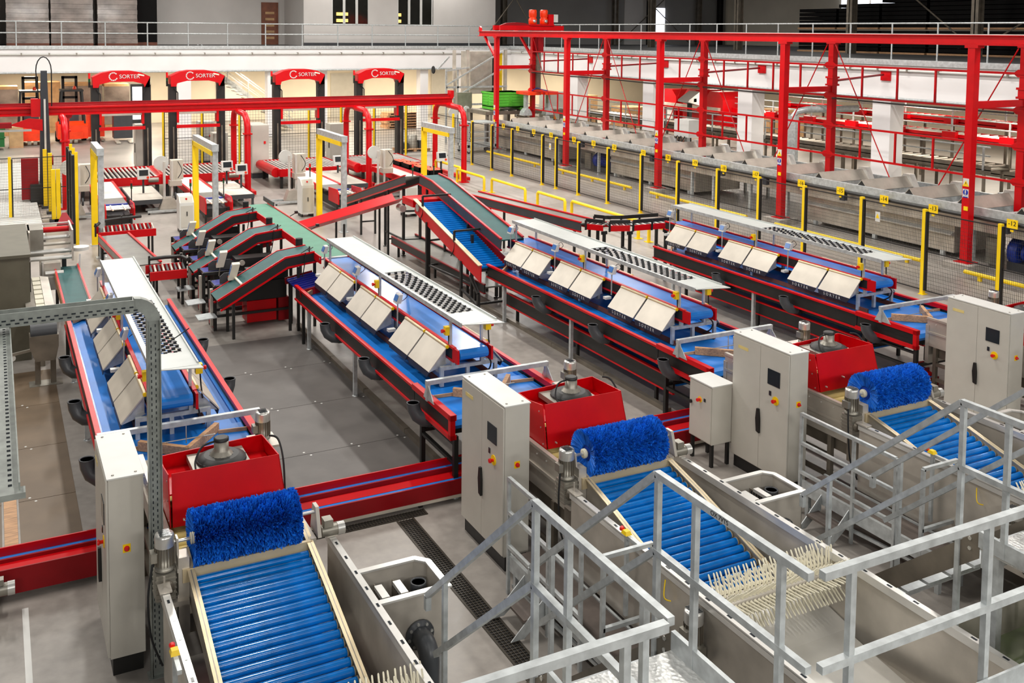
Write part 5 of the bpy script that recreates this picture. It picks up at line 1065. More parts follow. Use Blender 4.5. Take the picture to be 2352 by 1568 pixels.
steelrun('farther red roller conveyor with drive boxes along the end wall', 44.6, 1.6, 2.75, 22, 46, m='red', n=9)
steelrun('grey steel conveyor crossing behind the crane gripper', 32.0, 1.2, 1.55, 42, 58, n=5)
for n, (x, y, h, lab) in enumerate(((47.5, 50, 2.0, 'stack of pale cartons behind the railed grey conveyor'), (44, 55, 2.2, 'brown carton stack beside the red machine past the pillars'), (38.6, 61.5, 2.4, 'brown carton stack under the corner of the gallery'), (42.6, 60.5, 1.7, 'low carton stack near the gallery corner'))):
    t = thing('carton_stack', lab, 'cartons', (x, y, 0)); B(x-1.1, x+1.1, y-1.1, y+1.1, 0, .15).o('pallet_base', 'wood', t)
    nn = int((h-.15)/.45)
    for k in range(nn):
        for i in (-1, 0):
            for j in (-1, 0): B(x+i*1.05+.01, x+i*1.05+1.03, y+j*1.05+.01, y+j*1.05+1.03, .15+k*.45, .59+k*.45).o('carton', 'cardboard', t)
t = thing('control_pedestal', 'black pedestal with a tilted screen before the red machine', 'panel', (36.4, 45.8, 0)); MB().box(36.3, 36.5, 45.7, 45.9, 0, 3.0).o('post', 'black', t); MB().hexa([(35.9, 45.3, 3.0), (36.7, 45.3, 2.8), (36.7, 46.3, 2.8), (35.9, 46.3, 3.0), (35.95, 45.3, 3.12), (36.75, 45.3, 3.6), (36.75, 46.3, 3.6), (35.95, 46.3, 3.12)]).o('screen_head', 'white', t); MB().box(36.3, 36.5, 45.3, 45.31, 3.0, 3.2).o('side', 'black', t)
t = thing('sorter_head', 'red machine housing with rounded covers on the conveyors past the pillars', 'machine', (40, 49.5, 0))
for k, (y, z, w) in enumerate(((47.0, 2.7, 1.6), (49.2, 2.7, 1.6), (51.6, 2.6, 1.8))): MB().ext([(y-w/2, .6), (y+w/2, .6), (y+w/2, z+.3), (y+w/4, z+.75), (y-w/4, z+.75), (y-w/2, z+.3)], 'x', 39.2, 41.2).o('housing', 'red', t)
MB().box(39.0, 39.2, 46.4, 52, 2.2, 2.5).o('hand_rail', 'steel', t); B(39.1, 39.2, 50.9, 51.5, 1.2, 2.4).o('label_panel', 'white', t)
t = thing('wall_box', 'white electric box with cables on the flume side before a pillar', 'box', (32.4, 40.8, 0)); B(32.0, 32.8, 40.3, 41.5, 1.6, 2.5).o('body', 'white', t); MB().box(32.3, 32.5, 40.8, 41.0, 0, 1.6).o('post', 'galvanised', t)
for k in range(3): MB().path([(32.0, 40.6+k*.3, 1.65), (31.9, 40.7+k*.3, 1.4), (31.7, 40.6+k*.3, 1.2)], .03, 5).o('cable', 'rubber', t)
t = thing('cable_riser', 'perforated cable riser bending over beside a red gantry post', 'cable tray', (33.2, 34.2, 0)); MB().box(33.1, 33.3, 33.95, 34.45, 0, 3.2).path([(33.2, 34.2, 3.15), (33.3, 34.1, 3.4), (33.7, 33.9, 3.5), (36, 33.0, 3.55)], .16, 6).o('riser', 'galvanised', t)
t = thing('electrical_cabinet', 'white control cabinet with a yellow sign behind the crane gripper', 'cabinet', (31.8, 53.6, 0)); B(31.0, 32.8, 53.2, 54.0, .1, 3.2).o('body', 'cabinet_grey', t); B(30.98, 31.0, 53.25, 53.95, .2, 3.1).o('door', 'cabinet_grey', t); B(31.2, 32.6, 53.17, 53.2, .2, 3.1).o('door', 'cabinet_grey', t); MB().ext([(31.5, 1.5), (31.8, 1.5), (31.65, 1.75)], 'y', 53.15, 53.17).o('warning_triangle', 'yellow', t)
# ---------------------------------------------------------------- packing lines at the back of the hall
BX = (3.75, 7.05, 11.9, 15.7); AXC = (5.25, 8.65, 13.6, 17.85)
WH = ('nearest the robot mast', 'second from the robot mast', 'behind the grey control pedestal', 'with crates of apples')
def ptable(i):
    cx = BX[i]; nm = WH[i]
    t = thing('roller_table', 'red framed pallet roller table of the packing line '+nm, 'conveyor', (cx+.9, 44, 0), 'red pallet roller tables')
    x0, x1, y0, y1, z = cx-.7, cx+2.4, 42.3, 45.6, .85
    B(x0, x1, y0-.05, y0, z-.32, z+.02).o('side_rail', 'red', t); B(x0, x1, y1, y1+.05, z-.32, z+.02).o('side_rail', 'red', t); B(x0-.04, x0, y0, y1, z-.3, z).o('end_rail', 'red', t); B(x1, x1+.04, y0, y1, z-.3, z).o('end_rail', 'red', t)
    MB().path([(x0-.1, y0+.2, z-.15), (x0-.1, y1-.2, z-.15)], .22, 10).o('round_cover', 'red', t)
    r = None
    for k in range(17):
        x = x0+.12+k*.178
        if r is None: r = MB().tube((x, y0, z-.03), (x, y1, z-.03), .045, 8).o('roller', 'steel_bright', t); xr = x
        else: inst(r, t, (x-xr, 0, 0))
    B(x0, x1, y0, y1, z-.2, z-.17).o('under_pan', 'black', t)
    for x in (x0+.1, x1-.1):
        for y in (y0+.1, y1-.1): MB().box(x-.06, x+.06, y-.06, y+.06, 0, z-.3).o('leg', 'black', t)
    MB().tube((x1-.5, y0-.2, .75), (x1-.1, y0-.2, .75), .1, 10).o('gear_motor', 'motor_grey', t)
    t = thing('inspection_table', 'white belted inspection table with red edges of the packing line '+nm, 'conveyor', (cx, 39, 0), 'white inspection tables')
    x0, x1, y0, y1 = cx-.4, cx+.4, 37.5, 41.6
    B(x0, x1, y0, y1, z-.04, z).o('belt', 'white', t)
    for x in (x0-.04, x1+.04): B(x-.04, x+.04, y0-.2, y1, z-.2, z+.03).o('side_rail', 'red', t)
    B(x0, x1, 36.2, y0-.03, z-.06, z-.02).o('glass_plate', 'belt_grey', t); B(x0, x1, 36.15, 36.3, z-.08, z).o('nose_bar', 'pump_blue', t)
    for y in (35.95, 35.7, 35.4): MB().tube((x0, y, z-.05), (x1, y, z-.05), .04, 8).o('roller', 'chrome', t)
    for x in (x0+.2, x1-.2): MB().bar((x, 35.1, z-.02), (x, 36.0, z-.02), .05).o('transfer_belt', 'ivory', t)
    for x in (x0-.06, x1+.06): MB().ext([(34.8, .5), (36.0, .5), (36.0, 1.0), (35.0, 1.05), (34.8, .9)], 'x', x-.02, x+.02).o('side_cover', 'red', t)
    for x in (x0, x1):
        for y in (35.2, 37.6, 39.6, 41.4): MB().box(x-.035, x+.035, y-.035, y+.035, 0, z-.2).o('leg', 'black', t)
    for y in (37.6, 39.6): MB().bar((x0, y, .35), (x1, y, .35), .05).o('tie_bar', 'black', t)
    MB().box(x0, x1, 35.3, 37.4, .3, .6).o('drive_box', 'black', t)
    sgx = x1+.25; MB().tube((sgx, 37.2, z-.1), (sgx, 37.2, 1.2), .02, 6).tube((sgx, 37.2, 1.3), (sgx, 37.2, 1.4), .035, 8).o('signal_post', 'black', t); MB().tube((sgx, 37.2, 1.4), (sgx, 37.2, 1.5), .035, 8).o('signal_lamp', 'button_red', t); MB().tube((sgx, 37.2, 1.2), (sgx, 37.2, 1.3), .035, 8).o('signal_lamp', 'lamp_green', t)
    # labelling stand
    sx, sy = cx-1.15, 38.6
    t = thing('label_stand', 'steel labelling stand with a white reel beside the packing line '+nm, 'machine', (sx, sy, 0), 'steel labelling stands')
    for dx in (-.14, .14): MB().tube((sx+dx, sy, .25), (sx+dx, sy, 1.95), .05, 10).o('column', 'steel_bright', t)
    MB().ext([(sx-.35, .12), (sx+.35, .12), (sx+.2, .55), (sx-.2, .55)], 'y', sy-.2, sy+.2).o('foot_block', 'steel', t)
    for y in (sy-.3, sy+.3): MB().box(sx-.8, sx+.7, y-.04, y+.04, .06, .14).o('base_bar', 'galvanised', t)
    for x in (sx-.75, sx+.65):
        for y in (sy-.3, sy+.3): MB().tube((x, y, 0), (x, y, .07), .04, 8).o('foot', 'rubber', t)
    MB().box(sx+.15, sx+.6, sy+.2, sy+.6, 1.2, 1.95).o('label_head', 'plate_beige', t); MB().lathe((sx-.2, sy+.3, 1.85), [(.28, 0), (.28, .08), (.06, .09)], 20, 'y').o('reel', 'white', t)
    MB().lathe((sx+.22, sy-.1, .62), [(.15, 0), (.15, .06)], 12, 'x').o('hand_wheel', 'dark_grey', t); MB().box(sx+.05, sx+.5, sy-.1, sy+.3, 1.0, 1.2).o('print_unit', 'steel', t)
    cable([(sx+.4, sy+.2, 1.9), (sx+.5, sy-.1, 1.6), (sx+.35, sy-.1, 1.3)], .015, 'rubber', t)
    # yellow and grey gate
    gx = (2.85, 6.22, 10.78, 15.45)[i]; ya, yb = (33.6, 34.6, 35.05, 36.1)[i], (31.7, 31.4, 32.3, 33.6)[i]
    t = thing('sensor_gate', 'tall yellow and grey portal gate over the packing line '+nm, 'gate', (gx, (ya+yb)/2, 0), 'yellow and grey portal gates')
    MB().box(gx-.11, gx+.08, ya-.08, ya+.08, 0, 3.15).o('yellow_post', 'yellow', t); MB().box(gx-.06, gx+.1, yb-.09, yb+.09, 0, 3.15).o('grey_post', 'galvanised', t)
    MB().box(gx-.09, gx+.1, yb-.1, ya+.08, 3.15, 3.35).o('top_bar', 'galvanised', t); MB().box(gx-.11, gx+.05, yb, ya, 3.0, 3.15).o('yellow_bar', 'yellow', t); MB().box(gx-.1, gx+.11, yb-.14, yb-.1, 3.14, 3.36).o('end_cap', 'galvanised', t)
    for y in (ya, yb): MB().box(gx-.15, gx+.15, y-.15, y+.15, 0, .02).o('foot_plate', 'galvanised', t)
    # stretch-wrap arch
    ax, ay = AXC[i], 47.7
    t = thing('wrapping_arch', 'red topped black wrapping arch with emblem over the packing line '+nm, 'machine', (ax, ay, 0), 'red topped wrapping arches')
    for s_ in (-1, 1):
        x = ax+s_*1.12
        l = MB().box(x-.17, x+.17, ay-.2, ay+.2, 0, 4.4).o('leg', 'black', t); MB().box(x-s_*.2-.05, x-s_*.2+.05, ay-.3, ay+.1, 2.6, 3.5).o('carriage', 'red', t)
        MB().box(x-.03, x+.03, ay-.26, ay-.2, .3, 2.4).o('guide_strip', 'steel_dark', l)
        MB().path([(x-s_*.05, ay-.25, 4.2), (x-s_*.2, ay-.3, 4.0), (x-s_*.2, ay-.3, 3.4)], .03, 6).o('hose', 'rubber', l)
    top = [(-1.22, 4.3), (-1.25, 4.78), (-.85, 4.97), (-.4, 5.05), (.4, 5.05), (.85, 4.97), (1.25, 4.78), (1.22, 4.3), (1.0, 4.3), (.95, 4.45), (.5, 4.56), (-.5, 4.56), (-.95, 4.45), (-1.0, 4.3)]
    c = MB()
    for k in range(6):   # bridge strips between upper and lower outline
        u = [top[1+k], top[2+k]]; lw = [(-1.0, 4.3), (-.95, 4.45), (-.5, 4.56), (0, 4.56), (.5, 4.56), (.95, 4.45), (1.0, 4.3)]
        c.ext([(ax+a, b) for a, b in (u[0], u[1], lw[k+1] if k < 6 else lw[6], lw[k])][::-1], 'y', ay-.38, ay+.38)
    c.ext([(ax-1.22, 4.3), (ax-1.0, 4.3), (ax-1.25, 4.78)], 'y', ay-.38, ay+.38).ext([(ax+1.22, 4.3), (ax+1.25, 4.78), (ax+1.0, 4.3)], 'y', ay-.38, ay+.38)
    cv = c.o('top_cover', 'red', t)
    text('SORTER', .25, (ax+.34, ay-.4, 4.79), (math.pi/2, 0, 0), 'white', cv, 'emblem_lettering')
    em = MB()
    for k in range(11):
        a0 = 2*math.pi*(k+1.4)/13; a1 = a0+.38
        em.ext([(ax-.36+r*math.cos(a), 4.8+r*math.sin(a)) for r, a in ((.15, a0), (.2, a0), (.2, a1), (.15, a1))], 'y', ay-.392, ay-.38)
    em.o('emblem_ring', 'white', cv, kind='stuff')
    MB().slab([(ax+.7, ay-.383, 4.86), (ax+.98, ay-.383, 4.8), (ax+.98, ay-.383, 4.86), (ax+.72, ay-.383, 4.92)], .01).o('cover_slot', 'ivory', cv)
    MB().box(ax-.95, ax+.95, ay-.25, ay+.25, 3.0, 3.3).o('film_carriage', 'steel', t); MB().box(ax-1.0, ax+1.0, ay-.4, ay-.3, 2.35, 2.5).o('lower_beam', 'red', t); MB().box(ax-.8, ax+.8, ay-.3, ay-.26, 3.3, 3.4).o('film_rail', 'galvanised', t)
    MB().tube((ax+.75, ay-.4, 3.3), (ax+1.0, ay-.4, 3.3), .09, 10).o('motor', 'motor_grey', t)
    MB().tube((ax-1.35, ay, 4.3), (ax-1.35, ay, 4.55), .05, 8).o('signal_base', 'black', t); MB().tube((ax-1.35, ay, 4.55), (ax-1.35, ay, 4.7), .05, 8).o('signal_lamp', 'lamp_green', t); MB().tube((ax-1.35, ay, 4.7), (ax-1.35, ay, 4.95), .05, 8).o('signal_lamp', 'button_red', t)
for i in range(4): ptable(i)
def lowroll(lab, x0, x1, y0, y1, z=.5):
    t = thing('roller_rack', lab, 'conveyor', ((x0+x1)/2, (y0+y1)/2, 0)); r = None
    MB().box(x0-.04, x0, y0, y1, z-.15, z+.02).box(x1, x1+.04, y0, y1, z-.15, z+.02).box(x0-.04, x1+.04, y0-.04, y0, z-.15, z+.02).o('frame', 'dark_grey', t)
    B(x0, x1, y0, y1, z-.14, z-.12).o('under_tray', 'dark_grey', t)
    n = int((y1-y0)/.16)
    for k in range(n):
        if r is None: r = MB().tube((x0, y0+.1, z), (x1, y0+.1, z), .042, 8).o('roller', 'steel', t)
        else: inst(r, t, (0, k*.16, 0))
    for x in (x0, x1):
        for y in (y0+.1, y1-.1): MB().box(x-.04, x+.04, y-.04, y+.04, 0, z-.12).o('leg', 'dark_grey', t)
lowroll('low grey roller rack beside the white table nearest the robot mast', 4.6, 5.75, 38.6, 42.1)
lowroll('low grey roller rack beside the second white inspection table', 8.0, 9.1, 38.4, 42.0)
lowroll('low grey roller rack with bars beside the table behind the grey pedestal', 12.7, 13.7, 38.0, 42.0, .7)
def panelpost(lab, x, y):
    t = thing('touch_panel', lab, 'panel', (x, y, 0)); MB().bar((x, y, 0), (x, y, 1.15), .07).o('post', 'dark_grey', t); MB().hexa([(x-.1, y-.1, 0), (x+.1, y-.1, 0), (x+.1, y+.1, 0), (x-.1, y+.1, 0), (x-.04, y-.04, .2), (x+.04, y-.04, .2), (x+.04, y+.04, .2), (x-.04, y+.04, .2)]).o('base', 'dark_grey', t)
    h = MB().hexa([(x-.23, y-.2, 1.1), (x+.23, y-.2, 1.1), (x+.23, y-.02, 1.1), (x-.23, y-.02, 1.1), (x-.23, y-.12, 1.5), (x+.23, y-.12, 1.5), (x+.23, y+.02, 1.5), (x-.23, y+.02, 1.5)]).o('panel_head', 'white', t)
    MB().slab([(x-.17, y-.178, 1.24), (x+.17, y-.178, 1.24), (x+.17, y-.132, 1.46), (x-.17, y-.132, 1.46)], .005).o('screen', 'screen', h); MB().lathe((x+.15, y-.2, 1.17), [(.05, .01), (.05, -.02)], 10, 'y').o('stop_button', 'orange', h)
panelpost('touch panel on a dark post by the rack nearest the robot mast', 5.2, 40.2)
panelpost('touch panel on a dark post standing left of its twin before a red column', 8.68, 41.3)
panelpost('touch panel on a dark post nearer than its twin by a red column', 9.0, 40.05)
panelpost('touch panel on a dark post behind the third yellow gate', 13.5, 41.2)
panelpost('touch panel on a dark post by the gate near the apple crates', 18.2, 40.6)
def pedestal(lab, x, y, h=1.45):
    t = thing('control_pedestal', lab, 'cabinet', (x, y, 0)); MB().ext([(y-.3, .12), (y+.3, .12), (y+.3, h), (y-.1, h-.05), (y-.3, h-.25)], 'x', x-.24, x+.24).o('body', 'white', t)
    B(x-.2, x+.2, y-.31, y-.3, .2, h-.35).o('door', 'cabinet_grey', t); MB().slab([(x-.2, y-.29, h-.235), (x+.2, y-.29, h-.235), (x+.2, y-.12, h-.06), (x-.2, y-.12, h-.06)], .012).o('button_panel', 'cabinet_grey', t); MB().lathe((x, y-.2, h-.14), [(.03, -.02), (.03, .04)], 8).o('stop_button', 'button_red', t)
    B(x-.015, x+.015, y-.33, y-.31, .6, .75).o('latch', 'black', t)
    for dx in (-.2, .2): MB().box(x+dx-.03, x+dx+.03, y-.25, y+.25, 0, .12).o('foot', 'black', t)
    MB().tube((x+.2, y+.1, h), (x+.2, y+.1, h+.25), .02, 6).o('signal_post', 'black', t); MB().tube((x+.2, y+.1, h+.25), (x+.2, y+.1, h+.37), .04, 8).o('signal_lamp', 'lamp_green', t); MB().tube((x+.2, y+.1, h+.37), (x+.2, y+.1, h+.5), .04, 8).o('signal_lamp', 'button_red', t)
pedestal('white slanted control pedestal beside the yellow gate post over the third packing line', 10.45, 35.75)
pedestal('white slanted control pedestal behind the rearmost green incline', 5.85, 34.6, 1.3)
pedestal('white slanted control pedestal behind the steep green belt', 14.0, 34.2)
def backcab(lab, x, y, w, d, h, nm='electrical_cabinet'):
    t = thing(nm, lab, 'cabinet', (x, y, 0)); B(x-w/2, x+w/2, y-d/2, y+d/2, .25, h).o('body', 'cabinet_grey', t); B(x-w/2+.02, x+w/2-.02, y-d/2+.02, y+d/2-.02, 0, .25).o('plinth', 'dark_grey', t); B(x-w/2-.015, x-w/2, y-d/2+.03, y+d/2-.03, .3, h-.03).o('door', 'cabinet_grey', t); B(x-w/2-.04, x-w/2-.015, y-d/2+.15, y-d/2+.25, h*.4, h*.6).o('handle', 'black', t); B(x-w/2+.03, x+w/2-.03, y-d/2-.015, y-d/2, .3, h-.03).o('side_panel', 'cabinet_grey', t)
    B(x+w/2-.25, x+w/2-.15, y-d/2-.03, y-d/2-.015, h*.65, h*.65+.12).o('switch', 'button_red', t)
backcab('tall grey control cabinet behind the red portal columns', 11.2, 46.6, .8, 1.7, 2.5)
backcab('grey cabinet behind the roller table nearest the robot mast', 6.55, 50.6, .75, .8, 2.3)
backcab('grey cabinet seen through the second yellow portal gate', 9.75, 51.5, .75, .8, 2.25)
backcab('short grey cabinet beside the red portal columns', 9.95, 49.0, .7, .8, 1.9)
backcab('grey cabinet seen through the third yellow portal gate', 16.1, 49.5, .8, .8, 2.1)
# crates of apples
for n, (x, y) in enumerate(((16.45, 41.0), (16.5, 40.0), (16.55, 39.0), (16.6, 38.0))):
    t = thing('apple_crate', '%s black crate of red apples on the packing line' % ('rearmost', 'second rearmost', 'third rearmost', 'front')[n], 'crate', (x, y, .95), 'black crates of apples')
    MB().box(x-.3, x+.3, y-.46, y-.43, .95, 1.15).box(x-.3, x+.3, y+.43, y+.46, .95, 1.15).box(x-.3, x-.27, y-.46, y+.46, .95, 1.15).box(x+.27, x+.3, y-.46, y+.46, .95, 1.15).box(x-.3, x+.3, y-.46, y+.46, .95, .98).o('crate_body', 'crate_black', t)
    for i in range(3):
        for j in range(5):
            ap = MB().lathe((x-.18+i*.18, y-.34+j*.17, 1.05), [(.02, .0), (.06, .01), (.085, .06), (.075, .11), (.03, .13), (.01, .12)], 8).o('apple', 'apple', None); w_ = ('rearmost', 'second rearmost', 'third rearmost', 'front')[n]; ap['label'] = 'red apple lying in the %s black crate on the packing line' % w_; ap['category'] = 'apple'; ap['group'] = 'apples in the %s black crate' % w_
t = thing('crate_conveyor', 'red edged conveyor carrying the black apple crates', 'conveyor', (16.5, 39.6, 0)); B(16.1, 17.0, 37.3, 41.7, .88, .94).o('bed', 'dark_grey', t); B(16.06, 16.1, 37.3, 41.7, .75, .97).o('side_rail', 'red', t); B(17.0, 17.04, 37.3, 41.7, .75, .97).o('side_rail', 'red', t)
for x in (16.15, 16.95):
    for y in (37.5, 41.5): MB().box(x-.04, x+.04, y-.04, y+.04, 0, .88).o('leg', 'black', t)
# red robot beam on curved portals
t = thing('robot_gantry', 'long red overhead robot beam on paired curved red columns', 'gantry', (10, 42.8, 0))
MB().ext([(42.55, 3.5), (43.05, 3.5), (43.05, 3.56), (42.9, 3.6), (42.9, 3.74), (43.05, 3.78), (43.05, 3.84), (42.55, 3.84), (42.55, 3.78), (42.68, 3.74), (42.68, 3.6), (42.55, 3.56)], 'x', -8, 19.7).o('beam', 'red', t)
MB().box(-8, 19.7, 42.76, 42.84, 3.84, 3.9).o('guide_rail', 'dark_red', t); MB().box(19.6, 19.75, 42.6, 43.0, 3.84, 4.15).o('end_stop', 'red', t); B(-8, 19.6, 43.0, 43.05, 3.86, 3.98).o('cable_chain', 'dark_red', t)
for x in (2.42, 9.45, 14.8, 19.45):
    for y, s_ in ((40.8, 1), (44.8, -1)):
        x = x+(.3 if s_ < 0 else 0)
        MB().path([(x, y, .02), (x, y, 2.9), (x, y+s_*.12, 3.2), (x, y+s_*.45, 3.42), (x, y+s_*1.85, 3.46)], .13, 10).o('column', 'red', t); MB().box(x-.2, x+.2, y-.2, y+.2, 0, .03).box(x-.17, x+.17, y-.17, y+.17, 2.62, 2.68).o('flange', 'red', t)
    MB().box(x-.08, x+.08, 40.9, 44.7, .05, .2).o('foot_beam', 'red', t)
t = thing('palletizing_robot', 'dark robot mast with red carriage riding on the red overhead beam', 'robot', (1.8, 42.2, 0))
MB().hexa([(1.55, 42.0, .5), (2.0, 42.0, .5), (2.0, 42.5, .5), (1.55, 42.5, .5), (1.68, 42.1, 5.3), (1.9, 42.1, 5.3), (1.9, 42.5, 5.3), (1.68, 42.5, 5.3)]).o('mast', 'dark_panel', t); MB().box(1.75, 1.82, 41.96, 42.02, .9, 4.2).o('guide_strip', 'steel_bright', t)
MB().box(1.3, 1.75, 42.1, 42.6, 3.5, 4.2).o('carriage', 'red', t); MB().slab([(.5, 42.0, 3.2), (1.7, 42.0, 2.95), (1.7, 42.0, 3.4), (1.2, 42.0, 3.45)], .08).o('arm_plate', 'red', t)
MB().path([(1.6, 42.2, 3.9)]+[(1.78+.28*math.cos(a), 42.2, 5.3+.55*math.sin(a)) for a in [math.pi*(1-k/8) for k in range(9)]]+[(2.05, 42.2, 3.9)], .025, 6).o('hose_loop', 'rubber', t)
MB().box(-1.2, 1.3, 42.0, 42.1, 2.95, 3.03).o('gripper_rail', 'chrome', t); MB().box(-1.5, .6, 41.9, 42.3, 3.1, 3.3).o('gripper_beam', 'dark_red', t); MB().lathe((1.95, 41.9, 1.8), [(.2, 0), (.2, .1)], 14, 'x').o('wheel', 'dark_red', t); MB().box(1.2, 2.3, 41.6, 42.6, .1, .9).o('robot_base', 'black', t); MB().box(.9, 1.5, 41.8, 42.3, .3, 1.9).o('base_column', 'dark_red', t)
# slat conveyor and fences beside the robot
t = thing('slat_conveyor', 'wide pale slatted pallet conveyor behind the mesh panels by the robot', 'conveyor', (0.2, 44, 0)); s = None
B(-2.4, 1.45, 34.8, 54, .05, .14).o('bed', 'motor_grey', t)
for k in range(60):
    if s is None: s = B(-2.4, 1.42, 34.9, 35.13, .14, .22).o('slat', 'white', t)
    else: inst(s, t, (0, k*.32, 0))
t = thing('robot_fence', 'low mesh fence with yellow posts before the pale slat conveyor', 'fence', (0, 38.6, 0))
for x in (-1.6, .45): MB().box(x-.05, x+.05, 38.55, 38.65, 0, 2.38).o('post', 'yellow', t); MB().box(x+.05, x+.1, 38.57, 38.63, .1, 2.3).o('post_edge', 'black', t)
panel(t, (-1.5, 38.6), (.4, 38.6), .1, 2.33); panel(t, (.52, 38.6), (2.3, 38.6), .1, 2.33)
t = thing('light_curtain', 'cluster of yellow light curtain posts beside the slat conveyor', 'posts', (1.85, 39, 0))
for x, y, h in ((1.72, 41.3, 2.3), (1.84, 40.0, 2.3), (1.86, 38.3, 1.9), (2.02, 38.3, 1.9)): p = MB().box(x-.07, x+.07, y-.07, y+.07, .1, h).o('light_post', 'yellow', t); MB().box(x-.15, x+.15, y-.15, y+.15, 0, .1).o('base', 'dark_grey', p)
t = thing('robot_fence', 'row of yellow posts with black edges beside the first yellow gate', 'fence', (2.3, 34.8, 0))
for y in (36.0, 34.8, 33.6): p = MB().box(2.26, 2.36, y-.04, y+.04, 0, 3.05).o('post', 'yellow', t); MB().box(2.17, 2.26, y-.05, y+.2, .1, 2.95).o('post_edge', 'black', p)
panel(t, (2.22, 33.7), (2.22, 35.95), .1, 2.9)
t = thing('rear_fence', 'rear wire fence on yellow posts behind the wrapping arches', 'fence', (14, 51, 0))
for x in (7.6, 9.5, 11.4, 13.2, 15.1, 16.9, 18.8, 20.7, 22.4): p = MB().box(x-.06, x+.02, 50.95, 51.05, 0, 2.9).o('post', 'yellow', t); MB().box(x+.02, x+.07, 50.97, 51.03, .1, 2.8).o('post_edge', 'black', p)
panel(t, (7.6, 51), (15.1, 51), .15, 2.8, .15, .15, 'wire', .004); panel(t, (15.1, 51), (22.4, 51), .15, 2.8, .15, .15, 'wire', .004)
t = thing('rear_fence', 'wire fence return with yellow posts between the red beam end and flume', 'fence', (22.4, 48.5, 0))
for y in (50.9, 48.4): MB().box(22.36, 22.46, y-.05, y+.05, 0, 2.5).o('post', 'yellow', t)
panel(t, (22.4, 46.1), (22.4, 50.9), .12, 2.3, .08, .12)
# forklifts, pallets, stairs
def forklift(lab, x, y, s=1.0):
    t = thing('forklift', lab, 'forklift', (x, y, 0))
    MB().ext([(y-1.0, .3), (y+1.2, .3), (y+1.2, 1.15), (y+.3, 1.2), (y-.6, 1.35), (y-1.0, 1.1)], 'x', x-.85, x+.85).o('body', 'orange', t); MB().box(x-.55, x+.55, y-1.15, y-.9, .3, .75).o('counterweight', 'orange', t)
    for dx in (-.75, .75):
        MB().tube((x+dx-.14, y+.9, .32), (x+dx+.14, y+.9, .32), .32, 14).o('wheel', 'rubber', t)
    for dx in (-.16, .16): MB().tube((x+dx-.1, y-.8, .3), (x+dx+.1, y-.8, .3), .3, 14).o('wheel', 'plate_beige', t)
    for dx in (-.7, .7):
        for dy in (-.8, .7): MB().bar((x+dx, y+dy, 1.2), (x+dx*.8, y+dy*.9, 3.2), .1).o('cab_post', 'black', t)
    MB().box(x-.65, x+.65, y-.8, y+.75, 3.15, 3.25).o('cab_roof', 'black', t); MB().box(x-.4, x+.4, y-.2, y+.4, 1.2, 1.8).o('seat', 'dark_grey', t)
    for dx in (-.38, .38): MB().box(x+dx-.08, x+dx+.08, y+1.2, y+1.4, .1, 4.0).o('mast_rail', 'black', t)
    MB().box(x-.46, x+.46, y+1.2, y+1.4, 3.85, 4.0).o('mast_head', 'black', t); MB().box(x-.46, x+.46, y+1.2, y+1.4, 2.6, 2.75).o('mast_cross', 'black', t); MB().lathe((x+.2, y, 3.25), [(.1, 0), (.1, .12), (.03, .2)], 10).o('beacon', 'orange', t)
forklift('orange forklift with black mast parked at the far wall before brown stacks', 2.0, 64.6); forklift('orange forklift with black mast half behind the red robot column', 4.25, 64.8)
t = thing('pallet_truck', 'orange and black pallet truck beside the second forklift', 'forklift', (5.7, 66, 0)); MB().box(5.2, 6.2, 65.5, 66.6, .2, 2.1).o('body', 'orange', t); MB().box(5.4, 6.0, 65.4, 65.5, .6, 1.8).o('battery_cover', 'black', t); MB().box(5.3, 5.5, 64.2, 65.5, .05, .15).box(5.9, 6.1, 64.2, 65.5, .05, .15).o('fork_pair', 'steel_dark', t, kind='stuff')
t = thing('pallet_truck', 'dark pallet truck with forks under the first arch', 'forklift', (7.1, 64, 0)); MB().box(6.6, 7.7, 64, 65, .2, 1.8).o('body', 'dark_grey', t); MB().slab([(6.6, 62.6, .1), (6.85, 62.6, .1), (6.85, 64, .12), (6.6, 64, .12)], .06).slab([(7.35, 62.6, .1), (7.6, 62.6, .1), (7.6, 64, .12), (7.35, 64, .12)], .06).o('fork_pair', 'plate_beige', t, kind='stuff')
for n, (x, y, w, h, lab) in enumerate(((0.3, 71, 2.2, 3.2, 'wrapped brown stack left of the forklifts under the gallery'), (2.9, 72, 2.2, 3.4, 'wrapped brown stack behind the first forklift'), (5.4, 72, 2.4, 3.3, 'wrapped brown stack behind the second forklift'), (-2.5, 70, 2.4, 3.1, 'wrapped brown stack at the edge of view under the gallery'), (7.6, 72.5, 1.6, 3.2, 'brown stack next to the glazed door'))):
    t = thing('wrapped_stack', lab, 'pallet', (x, y, 0), 'brown stacks under the gallery'); B(x-w/2, x+w/2, y-1, y+1, 0, .15).o('pallet_base', 'wood', t)
    for k in range(5): B(x-w/2+.02*(k % 2), x+w/2-.02*(k % 2), y-.98, y+.98, .15+k*(h-.15)/5, .13+(k+1)*(h-.15)/5).o('layer', 'cardboard', t)
    B(x-w/2-.02, x+w/2+.02, y-1.01, y+1.01, .4, h-.2).o('film', 'wrap' if n != 1 else 'cardboard', t)
t = thing('plastic_bin', 'dark green bin at the edge of view under the gallery', 'bin', (-.2, 62.5, 0)); B(-1.2, .5, 61.8, 63.2, .2, 1.3).o('body', 'dark_grey', t); 
mat('bin_dark_green', (20, 96, 40), 0.5); t.children[0].data.materials[0] = M['bin_dark_green']
MB().box(-1.25, .55, 61.75, 61.8, 1.15, 1.3).box(-1.25, .55, 61.75, 61.8, .7, .78).o('rim', 'bin_dark_green', t)
